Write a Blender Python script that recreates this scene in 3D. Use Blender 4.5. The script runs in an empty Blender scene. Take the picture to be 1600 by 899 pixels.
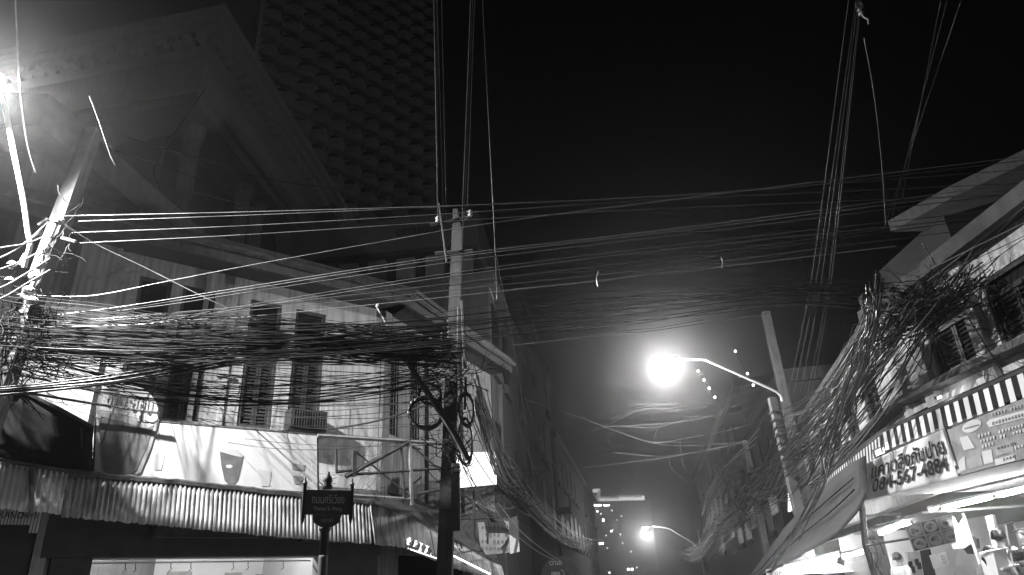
import bpy, bmesh, math, random
from mathutils import Vector, Matrix

R = math.radians
rnd = random.Random(7)
scene = bpy.context.scene
col = scene.collection

# ------------------------------------------------------------------ camera
CAM = Vector((0, 0, 1.3))
FPX = 1067.0                       # focal length in pixels of a 1600 px wide frame
PITCH, ROLL = R(24.2), R(3.0)
_F = Vector((0, math.cos(PITCH), math.sin(PITCH)))
_U0 = Vector((0, -math.sin(PITCH), math.cos(PITCH)))
_R0 = Vector((1, 0, 0))
_Rt = _R0 * math.cos(ROLL) - _U0 * math.sin(ROLL)
_Up = _R0 * math.sin(ROLL) + _U0 * math.cos(ROLL)
cd = bpy.data.cameras.new('camera')
cd.sensor_width = 36.0
cd.lens = FPX / 1600 * 36
cd.clip_start, cd.clip_end = 0.05, 5000
cam = bpy.data.objects.new('camera', cd)
m = Matrix((_Rt, _Up, -_F)).transposed().to_4x4()
m.translation = CAM
cam.matrix_world = m
col.objects.link(cam)
scene.camera = cam

# ------------------------------------------------------------------ night sky, faint city glow, exposure
SUN_AZ, SUN_EL = R(150), R(14)      # the glow of the city comes from behind the camera
w = bpy.data.worlds.new('World')
scene.world = w
w.use_nodes = True
nt = w.node_tree
nt.nodes.clear()
sky = nt.nodes.new('ShaderNodeTexSky')
sky.sky_type = 'NISHITA'
sky.sun_disc = False
sky.sun_elevation = SUN_EL
sky.sun_rotation = SUN_AZ
bw = nt.nodes.new('ShaderNodeRGBToBW')
bg = nt.nodes.new('ShaderNodeBackground')
bg.inputs['Strength'].default_value = 0.0006
wo = nt.nodes.new('ShaderNodeOutputWorld')
nt.links.new(sky.outputs[0], bw.inputs[0])
nt.links.new(bw.outputs[0], bg.inputs[0])
nt.links.new(bg.outputs[0], wo.inputs[0])

sd = bpy.data.lights.new('sun', 'SUN')
sd.energy = 0.12
sd.angle = R(25)
sun = bpy.data.objects.new('sun', sd)
sdir = Vector((math.sin(SUN_AZ) * math.cos(SUN_EL), math.cos(SUN_AZ) * math.cos(SUN_EL), math.sin(SUN_EL)))
sun.rotation_euler = sdir.to_track_quat('Z', 'Y').to_euler()
sun.location = sdir * 60
col.objects.link(sun)

scene.view_settings.view_transform = 'Standard'
scene.view_settings.look = 'None'
scene.view_settings.exposure = -0.25
scene.view_settings.gamma = 1.0
scene.view_settings.use_curve_mapping = False
scene.render.engine = 'CYCLES'
scene.cycles.max_bounces = 5
scene.cycles.diffuse_bounces = 2
scene.cycles.glossy_bounces = 2
scene.cycles.volume_bounces = 0
scene.cycles.transparent_max_bounces = 6
scene.cycles.use_denoising = True
scene.cycles.sample_clamp_indirect = 2.0

# ------------------------------------------------------------------ helpers
def ray(px, py):
    return _F + _Rt * ((px - 800) / FPX) + _Up * ((449.5 - py) / FPX)
def atY(px, py, y):
    d = ray(px, py); return CAM + d * (y / d.y)
def atX(px, py, x):
    d = ray(px, py); return CAM + d * (x / d.x)
def atZ(px, py, z):
    d = ray(px, py); return CAM + d * ((z - CAM.z) / d.z)
def V(*a): return Vector(a)
ZUP = Vector((0, 0, 1))

class Plane:
    """a vertical plane: P0, horizontal direction u at an azimuth, outward normal n"""
    def __init__(s, p0, az, side=1):
        s.u = Vector((math.sin(R(az)), math.cos(R(az)), 0))
        s.n = Vector((s.u.y, -s.u.x, 0)) * side
        s.p = Vector((p0[0], p0[1], 0))
    def hit(s, px, py, off=0.0):
        d = ray(px, py)
        p = s.p + s.n * off
        return CAM + d * ((p - CAM).dot(s.n) / d.dot(s.n))
    def sz(s, px, py, off=0.0):
        h = s.hit(px, py, off)
        return (h - s.p).dot(s.u), h.z
    def pt(s, a, z, off=0.0):
        return s.p + s.u * a + s.n * off + ZUP * z

WP = {}
def place(o, c, parent):
    WP[o.name] = Vector(c)
    if parent is not None:
        o.parent = parent
        o.location = Vector(c) - WP[parent.name]
    else:
        o.location = Vector(c)
    col.objects.link(o)
def tag(o, label=None, cat=None, group=None, kind=None):
    if label: o['label'] = label
    if cat: o['category'] = cat
    if group: o['group'] = group
    if kind: o['kind'] = kind
    return o
def thing(name, loc, label, cat, group=None):
    o = bpy.data.objects.new(name, None)
    o.empty_display_size = 0.2
    place(o, loc, None)
    return tag(o, label, cat, group)

class MB:
    def __init__(s): s.v = []; s.f = []; s.mi = []; s.cur = 0
    def add(s, verts, faces):
        b = len(s.v)
        s.v += [tuple(x) for x in verts]
        for f in faces:
            s.f.append([i + b for i in f]); s.mi.append(s.cur)
        return s
    def hexa(s, b, t):
        """b, t: four points each, bottom ring and top ring"""
        return s.add(list(b) + list(t), [(3, 2, 1, 0), (4, 5, 6, 7), (0, 1, 5, 4), (1, 2, 6, 5), (2, 3, 7, 6), (3, 0, 4, 7)])
    def box(s, c, sx, sy, sz, ux=None, uy=None, uz=None):
        ux = (ux or Vector((1, 0, 0))) * (sx / 2); uy = (uy or Vector((0, 1, 0))) * (sy / 2); uz = (uz or ZUP) * (sz / 2)
        c = Vector(c)
        b = [c - ux - uy - uz, c + ux - uy - uz, c + ux + uy - uz, c - ux + uy - uz]
        return s.hexa(b, [p + uz * 2 for p in b])
    def prism(s, pts, ext):
        n = len(pts); pts = [Vector(p) for p in pts]
        return s.add(pts + [p + ext for p in pts],
                     [tuple(range(n)), tuple(range(2 * n - 1, n - 1, -1))] + [(i, i + n, (i + 1) % n + n, (i + 1) % n) for i in range(n)])
    def plbox(s, pl, a0, a1, z0, z1, o0, o1):
        b = [pl.pt(a0, z0, o0), pl.pt(a1, z0, o0), pl.pt(a1, z0, o1), pl.pt(a0, z0, o1)]
        t = [pl.pt(a0, z1, o0), pl.pt(a1, z1, o0), pl.pt(a1, z1, o1), pl.pt(a0, z1, o1)]
        return s.hexa(b, t)
    def tube(s, pts, r, n=5, cap=True, r2=None):
        pts = [Vector(p) for p in pts]
        k = len(pts); ring = []
        prev = None
        for i, p in enumerate(pts):
            d = (pts[min(i + 1, k - 1)] - pts[max(i - 1, 0)])
            if d.length < 1e-9: d = Vector((0, 0, 1))
            d.normalize()
            a = prev if prev is not None else (ZUP if abs(d.z) < 0.9 else Vector((1, 0, 0)))
            a = a - d * a.dot(d)
            if a.length < 1e-6: a = d.orthogonal()
            a.normalize(); prev = a
            b = d.cross(a)
            rr = r if r2 is None else r + (r2 - r) * i / (k - 1)
            ring += [p + (a * math.cos(2 * math.pi * j / n) + b * math.sin(2 * math.pi * j / n)) * rr for j in range(n)]
        f = []
        for i in range(k - 1):
            for j in range(n):
                f.append((i * n + j, i * n + (j + 1) % n, (i + 1) * n + (j + 1) % n, (i + 1) * n + j))
        if cap:
            f.append(tuple(range(n - 1, -1, -1))); f.append(tuple((k - 1) * n + j for j in range(n)))
        return s.add(ring, f)
    def lathe(s, base, prof, n=16, axis=None):
        ax = (axis or ZUP).normalized(); a = ax.orthogonal().normalized(); b = ax.cross(a)
        base = Vector(base); vs = []
        for (r, z) in prof:
            vs += [base + ax * z + (a * math.cos(2 * math.pi * j / n) + b * math.sin(2 * math.pi * j / n)) * r for j in range(n)]
        k = len(prof); f = []
        for i in range(k - 1):
            for j in range(n):
                f.append((i * n + j, i * n + (j + 1) % n, (i + 1) * n + (j + 1) % n, (i + 1) * n + j))
        f.append(tuple(range(n - 1, -1, -1))); f.append(tuple((k - 1) * n + j for j in range(n)))
        return s.add(vs, f)
    def mesh(s, name, mats, off=Vector((0, 0, 0))):
        me = bpy.data.meshes.new(name)
        me.from_pydata([(x[0] - off[0], x[1] - off[1], x[2] - off[2]) for x in s.v], [], s.f)
        for mm in mats: me.materials.append(mm)
        if len(mats) > 1:
            me.polygons.foreach_set('material_index', s.mi)
        me.update()
        return me
    def build(s, name, mat, parent=None, smooth=False, fixn=True):
        mats = mat if isinstance(mat, (list, tuple)) else [mat]
        n = len(s.v)
        lo = [min(v[i] for v in s.v) for i in range(3)]; hi = [max(v[i] for v in s.v) for i in range(3)]
        c = Vector(((lo[0] + hi[0]) / 2, (lo[1] + hi[1]) / 2, lo[2]))
        me = s.mesh(name, mats, c)
        if fixn and n < 30000:
            bm = bmesh.new(); bm.from_mesh(me)
            bmesh.ops.recalc_face_normals(bm, faces=bm.faces)
            bm.to_mesh(me); bm.free()
        if smooth:
            me.polygons.foreach_set('use_smooth', [True] * len(me.polygons))
        o = bpy.data.objects.new(name, me)
        place(o, c, parent)
        return o

# ------------------------------------------------------------------ materials (the place is seen in greys)
MATS = {}
def mat(name, base, rough=0.7, var=0.25, scale=3.0, metal=0.0, bump=0.0, streak=0.0, spec=0.5, dirt=0.0, bscale=None):
    """grey procedural surface: noise variation, optional vertical rain streaks, blotches and bump"""
    if name in MATS: return MATS[name]
    mt = bpy.data.materials.new(name); mt.use_nodes = True
    t = mt.node_tree; N = t.nodes; L = t.links
    p = N['Principled BSDF']
    p.inputs['Roughness'].default_value = rough
    p.inputs['Metallic'].default_value = metal
    p.inputs['Specular IOR Level'].default_value = spec
    geo = N.new('ShaderNodeNewGeometry')
    nz = N.new('ShaderNodeTexNoise'); nz.inputs['Scale'].default_value = scale; nz.inputs['Detail'].default_value = 6
    L.new(geo.outputs['Position'], nz.inputs['Vector'])
    mr = N.new('ShaderNodeMapRange')
    mr.inputs['From Min'].default_value = 0.3; mr.inputs['From Max'].default_value = 0.7
    mr.inputs['To Min'].default_value = base * (1 - var); mr.inputs['To Max'].default_value = base * (1 + var)
    L.new(nz.outputs[0], mr.inputs['Value'])
    out = mr.outputs[0]
    if streak > 0:
        mp = N.new('ShaderNodeMapping'); mp.inputs['Scale'].default_value = (9, 9, 0.55)
        L.new(geo.outputs['Position'], mp.inputs['Vector'])
        n2 = N.new('ShaderNodeTexNoise'); n2.inputs['Scale'].default_value = 1.3; n2.inputs['Detail'].default_value = 5
        L.new(mp.outputs[0], n2.inputs['Vector'])
        m2 = N.new('ShaderNodeMapRange'); m2.inputs['From Min'].default_value = 0.42; m2.inputs['From Max'].default_value = 0.66
        m2.inputs['To Min'].default_value = 1.0; m2.inputs['To Max'].default_value = 1 - streak
        L.new(n2.outputs[0], m2.inputs['Value'])
        mu = N.new('ShaderNodeMath'); mu.operation = 'MULTIPLY'
        L.new(out, mu.inputs[0]); L.new(m2.outputs[0], mu.inputs[1]); out = mu.outputs[0]
    if dirt > 0:
        n3 = N.new('ShaderNodeTexNoise'); n3.inputs['Scale'].default_value = 1.7; n3.inputs['Detail'].default_value = 9
        n3.inputs['Roughness'].default_value = 0.75
        L.new(geo.outputs['Position'], n3.inputs['Vector'])
        m3 = N.new('ShaderNodeMapRange'); m3.inputs['From Min'].default_value = 0.55; m3.inputs['From Max'].default_value = 0.64
        m3.inputs['To Min'].default_value = 1.0; m3.inputs['To Max'].default_value = 1 - dirt
        L.new(n3.outputs[0], m3.inputs['Value'])
        mu = N.new('ShaderNodeMath'); mu.operation = 'MULTIPLY'
        L.new(out, mu.inputs[0]); L.new(m3.outputs[0], mu.inputs[1]); out = mu.outputs[0]
    cc = N.new('ShaderNodeCombineColor')
    for i in range(3): L.new(out, cc.inputs[i])
    L.new(cc.outputs[0], p.inputs['Base Color'])
    if bump > 0:
        bz = N.new('ShaderNodeTexNoise'); bz.inputs['Scale'].default_value = bscale or scale * 8; bz.inputs['Detail'].default_value = 4
        L.new(geo.outputs['Position'], bz.inputs['Vector'])
        b = N.new('ShaderNodeBump'); b.inputs['Strength'].default_value = bump; b.inputs['Distance'].default_value = 0.02
        L.new(bz.outputs[0], b.inputs['Height']); L.new(b.outputs[0], p.inputs['Normal'])
    MATS[name] = mt
    return mt
def glow(name, strength, lights=False):
    if name in MATS: return MATS[name]
    mt = bpy.data.materials.new(name); mt.use_nodes = True
    t = mt.node_tree; t.nodes.clear()
    e = t.nodes.new('ShaderNodeEmission'); e.inputs['Strength'].default_value = strength
    o = t.nodes.new('ShaderNodeOutputMaterial'); t.links.new(e.outputs[0], o.inputs[0])
    if not lights: mt.cycles.emission_sampling = 'NONE'
    MATS[name] = mt
    return mt

M_plaster = mat('old_white_plaster', 0.62, 0.85, 0.12, 1.2, streak=0.35, dirt=0.45, bump=0.3)
M_plaster2 = mat('grey_plaster', 0.36, 0.85, 0.15, 1.2, streak=0.35, dirt=0.35, bump=0.3)
M_conc = mat('concrete', 0.38, 0.85, 0.2, 2.0, streak=0.3, bump=0.3)
M_pole = mat('pole_concrete', 0.13, 0.8, 0.25, 4.0, streak=0.4, bump=0.3)
M_pole_d = mat('grimy_pole', 0.06, 0.85, 0.35, 4.0, streak=0.4, bump=0.3)  # darker copy of pole concrete; the centre pole's dimness is in the colour
M_dark = mat('dark_paint', 0.045, 0.6, 0.3, 4.0)
M_shut = mat('shutter_wood', 0.07, 0.6, 0.35, 6.0, streak=0.3)
M_frame = mat('window_frame_wood', 0.10, 0.6, 0.3, 6.0, streak=0.3)
M_glass = mat('dark_glass', 0.02, 0.12, 0.3, 2.0)
M_corr = mat('weathered_tin', 0.50, 0.5, 0.2, 1.6, metal=0.15, streak=0.6, dirt=0.3)
M_corr2 = mat('pale_tin', 0.74, 0.5, 0.08, 1.6, metal=0.1, streak=0.12)
M_rust = mat('rusty_edge', 0.07, 0.85, 0.5, 9.0, bump=0.5)
M_steel = mat('galvanised_steel', 0.42, 0.45, 0.25, 7.0, metal=0.5)
M_bar = mat('painted_bar', 0.06, 0.5, 0.4, 7.0)
M_cable = mat('black_cable', 0.022, 0.34, 0.2, 5.0, spec=0.6)
M_matt = mat('matt_black_cable', 0.008, 0.55, 0.2, 5.0, spec=0.25)
M_cable2 = mat('grey_cable', 0.12, 0.38, 0.3, 5.0, spec=0.6)
M_alu = mat('bare_aluminium_line', 0.5, 0.35, 0.2, 8.0, metal=0.7)
M_ceram = mat('porcelain', 0.45, 0.2, 0.05, 3.0)
M_vinyl = mat('printed_vinyl_white', 0.74, 0.45, 0.04, 1.5)
M_print = mat('printed_grey', 0.17, 0.45, 0.25, 7.0)
M_print2 = mat('printed_midgrey', 0.36, 0.45, 0.2, 7.0)
M_print3 = mat('printed_pale', 0.60, 0.45, 0.06, 5.0)
M_ink = mat('black_ink', 0.02, 0.8, 0.2, 6.0, spec=0.1)
M_canvas = mat('awning_canvas', 0.16, 0.85, 0.2, 3.0, bump=0.3)
M_canvas_d = mat('dark_tarpaulin', 0.010, 0.85, 0.35, 3.0, bump=0.4, bscale=6)
M_white = mat('white_paint', 0.75, 0.5, 0.08, 3.0)
M_interior = mat('shop_wall', 0.72, 0.6, 0.06, 2.0)
M_roof = mat('dark_roof_tile', 0.06, 0.85, 0.4, 4.0, bump=0.4)
M_asphalt = mat('asphalt', 0.05, 0.85, 0.3, 20.0, bump=0.4)
M_pave = mat('paving', 0.22, 0.85, 0.25, 6.0, bump=0.3)
M_tower = mat('tower_render', 0.40, 0.85, 0.12, 0.25, streak=0.15)
M_tower_d = mat('tower_shade_glass', 0.03, 0.3, 0.3, 0.5)
M_far = mat('far_block', 0.075, 0.9, 0.25, 0.2, streak=0.3)
M_far_w = mat('far_window_dark', 0.012, 0.6, 0.3, 0.5)
M_far_d = mat('far_block_dark', 0.025, 0.9, 0.3, 0.3)
M_lamp = mat('lamp_housing', 0.3, 0.45, 0.1, 5.0, metal=0.4)
M_lens = glow('lamp_lens_glow', 60)
M_tubeglow = glow('fluorescent_glow', 7)
M_box = glow('lightbox_face_glow', 2.2)
M_win = glow('far_window_glow', 9)
M_small_light = glow('bulb_glow', 6)
M_skin = mat('skin', 0.36, 0.5, 0.06, 20)
M_hair = mat('hair', 0.02, 0.4, 0.3, 40)
M_shirt_w = mat('white_cotton', 0.72, 0.8, 0.05, 9)
M_shirt_g = mat('grey_print_cotton', 0.26, 0.8, 0.35, 30)
M_trouser = mat('dark_trousers', 0.06, 0.8, 0.2, 9)
M_tile = mat('wall_tile_grey', 0.33, 0.35, 0.15, 5)

def text_mesh(s, size, bold=0.0):
    """2-D triangles of a line of text, centred at its middle"""
    cu = bpy.data.curves.new('text', 'FONT'); cu.body = s; cu.size = size
    cu.align_x = 'CENTER'; cu.align_y = 'CENTER'; cu.resolution_u = 3; cu.offset = bold
    o = bpy.data.objects.new('text', cu); col.objects.link(o)
    dg = bpy.context.evaluated_depsgraph_get()
    me = bpy.data.meshes.new_from_object(o.evaluated_get(dg))
    vs = [v.co.copy() for v in me.vertices]; fs = [tuple(p.vertices) for p in me.polygons]
    bpy.data.objects.remove(o); bpy.data.meshes.remove(me); bpy.data.curves.remove(cu)
    return vs, fs
def lettering(name, s, origin, ux, uz, width, height, mt, parent, lift=None):
    """flat lettering stretched to width x height round origin, in the plane of ux, uz"""
    vs, fs = text_mesh(s, 1.0)
    x0 = min(v.x for v in vs); x1 = max(v.x for v in vs); y0 = min(v.y for v in vs); y1 = max(v.y for v in vs)
    mb = MB()
    n = ux.cross(uz).normalized() * 0.004 if lift is None else lift
    pts = [Vector(origin) + ux * (((v.x - x0) / (x1 - x0) - .5) * width) + uz * (((v.y - y0) / (y1 - y0) - .5) * height) + n for v in vs]
    mb.add(pts, fs)
    return mb.build(name, mt, parent, fixn=False)
def slab(name, pl, pix, off, th, mt, parent=None):
    pts = [pl.hit(x, y, off) for x, y in pix]
    return MB().prism(pts, pl.n * -th).build(name, mt, parent)
def spline(pts, sub=6):
    pts = [Vector(p) for p in pts]; out = []
    for i in range(len(pts) - 1):
        a = pts[max(i - 1, 0)]; b = pts[i]; c = pts[i + 1]; d = pts[min(i + 2, len(pts) - 1)]
        for k in range(sub):
            t = k / sub
            out.append(0.5 * ((2 * b) + (c - a) * t + (2 * a - 5 * b + 4 * c - d) * t * t + (3 * b - a - 3 * c + d) * t ** 3))
    out.append(pts[-1])
    return out
def sagline(p, q, sag, n=16):
    p = Vector(p); q = Vector(q)
    return [p.lerp(q, i / n) - ZUP * (sag * 4 * (i / n) * (1 - i / n)) for i in range(n + 1)]
# ================================================================== THE SETTING
PA = Plane((-6.4, 13.6), 50)                     # front of the corner shophouse
sC = PA.sz(592, 640)[0]
CORNER = PA.pt(sC, 0)
PB = Plane((CORNER.x, CORNER.y), 22)             # its splayed side
SB1 = 6.6
ENDB = PB.pt(SB1, 0)
PS = Plane((ENDB.x, ENDB.y), 7)                  # the rest of the street front beyond it
PR = Plane((7.5, 9.0), -2, -1)                   # near front of the shophouse across the street
RC = V(7.5 - math.tan(R(2)) * 3.7, 12.7, 0)
PQ = Plane((RC.x, RC.y), 12, -1)                 # its second front, turned down the street

def sheet(name, pts, z, mt):
    mb = MB(); mb.add([V(x, y, z) for x, y in pts], [tuple(range(len(pts)))])
    o = mb.build(name, mt, None, fixn=False)
    return tag(o, kind='structure')
sheet('ground', [(-290, -260), (290, -260), (290, 330), (-290, 330)], 0.0, M_pave)
sheet('road', [(-30, -22), (30, -22), (5.0, 9.5), (5.2, 13), (20, 100), (24, 130), (18, 130), (1.5, 40), (-0.4, 18), (-1.0, 12.5), (-9.5, 4.8), (-30, -8)], 0.004, M_asphalt)
def pavement(name, pts):
    o = MB().prism([V(x, y, 0.0) for x, y in pts], ZUP * 0.13).build(name, M_pave)
    return tag(o, kind='structure')
pavement('pavement_left', [(-30, -8), (-9.5, 4.8), (-1.0, 12.5), (-0.4, 18), (1.5, 40), (-2.0, 40), (-3.4, 17), (-30, -5)])
pavement('pavement_right', [(5.0, 9.5), (5.2, 13), (20, 100), (22, 100), (7.4, 13), (7.6, 6), (30, -16), (30, -22)])

# ------------------------------------------------------------------ corner shophouse
house = thing('corner_shophouse', (-6, 16, 0), 'two storey plaster corner shophouse with tall dark shutters behind the drinks billboard', 'building')
ZE = PA.sz(330, 424, 0.0)[1]                     # underside of the eave
sL = PA.sz(-260, 640)[0]
zs = PA.sz(320, 662)[1]; zt = PA.sz(320, 452)[1]
wins = []
for x0, x1 in ((187, 243), (262, 318), (377, 430), (453, 503)):
    wins.append((PA.sz(x0, 600)[0], PA.sz(x1, 600)[0], zs, zt))
so0, zo = PA.sz(145, 862, 0.0); so1 = PA.sz(497, 884)[0]
zo = PA.sz(320, 872)[1]
wins_left = (PA.sz(-120, 600)[0], PA.sz(-20, 600)[0], zs, zt)
def wall_mesh(pl, s0, s1, z0, z1, ops, th):
    """wall with openings (a0,a1,zb,zt), sorted and not overlapping in a per storey"""
    mb = MB()
    cuts = sorted({s0, s1, *[o[0] for o in ops], *[o[1] for o in ops]})
    for a, b in zip(cuts, cuts[1:]):
        mid = (a + b) / 2
        here = sorted([(o[2], o[3]) for o in ops if o[0] <= mid <= o[1]])
        z = z0
        for zb, zt_ in here:
            if zb > z + 1e-4: mb.plbox(pl, a, b, z, zb, -th, 0)
            z = zt_
        if z1 > z + 1e-4: mb.plbox(pl, a, b, z, z1, -th, 0)
    return mb
ops = [wins_left] + wins + [(so0, so1, 0.02, zo)]
wall_mesh(PA, sL, sC, 0, ZE, ops, 0.28).build('wall', M_plaster, house)
def window(pl, a0, a1, zb, zt_, parent, leaves=2, mt=M_shut, sill=True, th=0.28, fm=M_frame):
    mb = MB(); f = 0.07
    mb.plbox(pl, a0, a0 + f, zb, zt_, -0.16, -0.03).plbox(pl, a1 - f, a1, zb, zt_, -0.16, -0.03)
    mb.plbox(pl, a0 + f, a1 - f, zt_ - f, zt_, -0.16, -0.03).plbox(pl, a0 + f, a1 - f, zb, zb + f, -0.16, -0.03)
    zm = zb + (zt_ - zb) * 0.72
    mb.plbox(pl, a0 + f, a1 - f, zm - 0.04, zm + 0.04, -0.155, -0.04)
    wnd = mb.build('window', fm, parent)
    d = (a1 - a0 - 2 * f) / leaves
    for k in range(leaves):
        b0 = a0 + f + k * d + 0.006; b1 = b0 + d - 0.012
        m2 = MB(); st = 0.05
        m2.plbox(pl, b0, b0 + st, zb + f, zm - 0.04, -0.13, -0.07).plbox(pl, b1 - st, b1, zb + f, zm - 0.04, -0.13, -0.07)
        z = zb + f
        while z < zm - 0.1:
            p0 = pl.pt(b0 + st, z, -0.075); p1 = pl.pt(b1 - st, z, -0.075)
            m2.hexa([p0, p1, p1 - pl.n * 0.012, p0 - pl.n * 0.012], [q + ZUP * 0.06 - pl.n * 0.04 for q in (p0, p1, p1 - pl.n * 0.012, p0 - pl.n * 0.012)])
            z += 0.075
        m2.build('shutter_leaf', mt, wnd)
    MB().plbox(pl, a0 + f, a1 - f, zm + 0.04, zt_ - f, -0.12, -0.11).build('pane', M_glass, wnd)
    MB().plbox(pl, a0 + f, a1 - f, zb + f, zm - 0.04, -0.2, -0.19).build('backing', M_dark, wnd)
    if sill: MB().plbox(pl, a0 - 0.06, a1 + 0.06, zb - 0.09, zb - 0.002, -0.1, 0.09).build('sill', M_conc, wnd)
    return wnd
window(PA, *wins_left, house)
for q in wins: window(PA, *q, house)
# pilasters and string course
for x0, x1, o in ((114, 181, 0.16), (322, 330, 0.05), (366, 374, 0.05)):
    a0 = PA.sz(x0, 440)[0]; a1 = PA.sz(x1, 440)[0]
    MB().plbox(PA, a0, a1, zo + 0.9, ZE - 0.02, 0.002, o).build('pilaster', M_plaster, house)
MB().plbox(PA, PA.sz(336, 600)[0], PA.sz(362, 600)[0], zs + 1.0, zs + 1.07, 0.002, 0.09).build('ledge', M_plaster, house)
# splayed side wall
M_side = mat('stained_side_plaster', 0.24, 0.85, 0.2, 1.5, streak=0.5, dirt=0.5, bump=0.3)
wb = []
for x0, x1 in ((606, 622), (640, 655)):
    wb.append((PB.sz(x0, 640)[0], PB.sz(x1, 640)[0], zs + 0.2, zt))
zb1 = PB.sz(590, 470)[1]
wall_mesh(PB, 0, SB1, 0, ZE, wb + [(1.0, 4.8, 0.02, 2.3)], 0.28).build('side_wall', M_side, house)
for q in wb: window(PB, *q, house, leaves=1)
for a in (0.02, 2.25, 4.3):
    MB().plbox(PB, a, a + 0.3, 3.4, ZE - 0.02, 0.002, 0.1).build('pilaster', M_side, house)
# eave: soffit, fascia, gutter
def eave(pl, a0, a1, z):
    MB().plbox(pl, a0, a1, z, z + 0.1, -0.3, 0.72).build('soffit', M_dark, house)
    MB().plbox(pl, a0, a1, z - 0.06, z + 0.3, 0.725, 0.80).build('fascia', M_dark if pl is PB else M_frame, house)
    p = [pl.pt(a0 + (a1 - a0) * i / 12, z + 0.22 + 0.015 * math.sin(i * 2.1), 0.88) for i in range(13)]
    MB().tube(p, 0.075, 6).build('gutter', M_rust, house)
eave(PA, sL, sC + 0.4, ZE)
eave(PB, -0.1, SB1, ZE)
# low pitched roof, running back from the eave
rb = [PA.pt(sL, ZE + 0.32, 0.8), PA.pt(sC + 0.5, ZE + 0.32, 0.8), PB.pt(SB1, ZE + 0.32, 0.8), PB.pt(SB1, ZE + 1.9, -6), PA.pt(sL, ZE + 1.9, -5)]
MB().prism(rb, V(0, 0, 0.12)).build('roof', M_roof, house)
# shop fascia, roller box and dark doors on the ground floor
z_aw = PA.sz(320, 832, 0.2)[1]
MB().plbox(PA, PA.sz(75, 820, .3)[0], sC, zo + 0.005, z_aw + 0.5, 0.003, 0.3).build('fascia_board', M_dark, house)
MB().plbox(PA, PA.sz(235, 835, .3)[0], PA.sz(455, 855, .3)[0], zo + 0.32, zo + 0.56, 0.302, 0.62).build('roller_box', M_bar, house)
MB().plbox(PA, PA.sz(465, 860, .3)[0], sC - 0.05, zo + 0.26, zo + 0.56, 0.302, 0.55).build('roller_box', M_bar, house)
MB().plbox(PA, PA.sz(76, 880)[0], so0 - 0.02, 0.02, zo, 0.003, 0.26).build('roller_door', M_dark, house)
MB().plbox(PA, so1 + 0.02, sC - 0.02, 0.02, zo, 0.003, 0.2).build('roller_door', M_dark, house)
MB().plbox(PA, PA.sz(50, 860)[0], PA.sz(72, 860)[0], 0.02, z_aw + 0.4, 0.003, 0.24).build('pier', M_conc, house)
MB().plbox(PA, PA.sz(-150, 860)[0], PA.sz(48, 860)[0], 0.02, PA.sz(20, 818)[1], 0.003, 0.14).build('shop_door', M_dark, house)
# lit shop interior
dI = -4.5
mb = MB()
mb.plbox(PA, so0 - 0.6, so1 + 0.5, 0.02, 3.1, dI - 0.1, dI)
mb.plbox(PA, so0 - 0.7, so0 - 0.6, 0.02, 3.1, dI, -0.285).plbox(PA, so1 + 0.5, so1 + 0.6, 0.02, 3.1, dI, -0.285)
mb.plbox(PA, so0 - 0.6, so1 + 0.5, 3.105, 3.2, dI, -0.285)
mb.build('shop_interior', M_interior, house)
for px0, px1, z0, z1 in ((352, 378, 1.55, 2.15), (400, 452, 1.5, 2.1), (190, 230, 1.4, 1.9), (262, 300, 1.6, 2.2)):
    MB().plbox(PA, PA.sz(px0, 890, dI)[0], PA.sz(px1, 890, dI)[0], z0, z1, dI + 0.003, dI + 0.05).build('wall_board', M_print2, house)
rail = thing('hook_rail', PA.pt((so0 + so1) / 2, zo - 0.3, -0.5), 'thin white rail with small hanging hooks across the bright shop opening', 'rail')
MB().plbox(PA, so0, so1, zo - 0.06, zo - 0.035, -0.42, -0.39).build('bar', M_steel, rail)
for px in (197, 213, 268, 299, 365, 388, 443):
    s_ = PA.sz(px, 878, -0.4)[0]
    q = PA.pt(s_, zo - 0.06, -0.4)
    MB().tube([q, q - ZUP * 0.07, q - ZUP * 0.1 + PA.u * 0.02, q - ZUP * 0.13, q - ZUP * 0.15 - PA.u * 0.03], 0.008, 5).build('hook', M_bar, rail)
def tube_light(p, q, label, r=0.02, batten=True, power=None, group=None, strength=None):
    p = Vector(p); q = Vector(q); c = (p + q) / 2
    t = thing('fluorescent_tube', c, label, 'lamp', group)
    MB().tube([p, q], r, 8).build('tube', M_tubeglow if strength is None else glow('fluorescent_glow_%d' % strength, strength, True), t)
    d = (q - p).normalized()
    for e, s in ((p, -1), (q, 1)):
        MB().tube([e, e + d * s * 0.04], r * 1.25, 8).build('end_cap', M_white, t)
    if batten:
        MB().box(c + ZUP * (r + 0.045), 0.07, (q - p).length + 0.08, 0.045, d.cross(ZUP).normalized(), d).build('batten', M_white, t)
    return t
for i in range(4):
    a = so0 + 0.5 + i * (so1 - so0 - 1.0) / 3
    tube_light(PA.pt(a - 0.6, 2.95, -1.6), PA.pt(a + 0.6, 2.95, -1.6), ['first', 'second', 'third', 'fourth'][i] + ' ceiling tube from the hook end inside the lit corner shop', strength=220, group='tubes in the corner shop')

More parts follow.
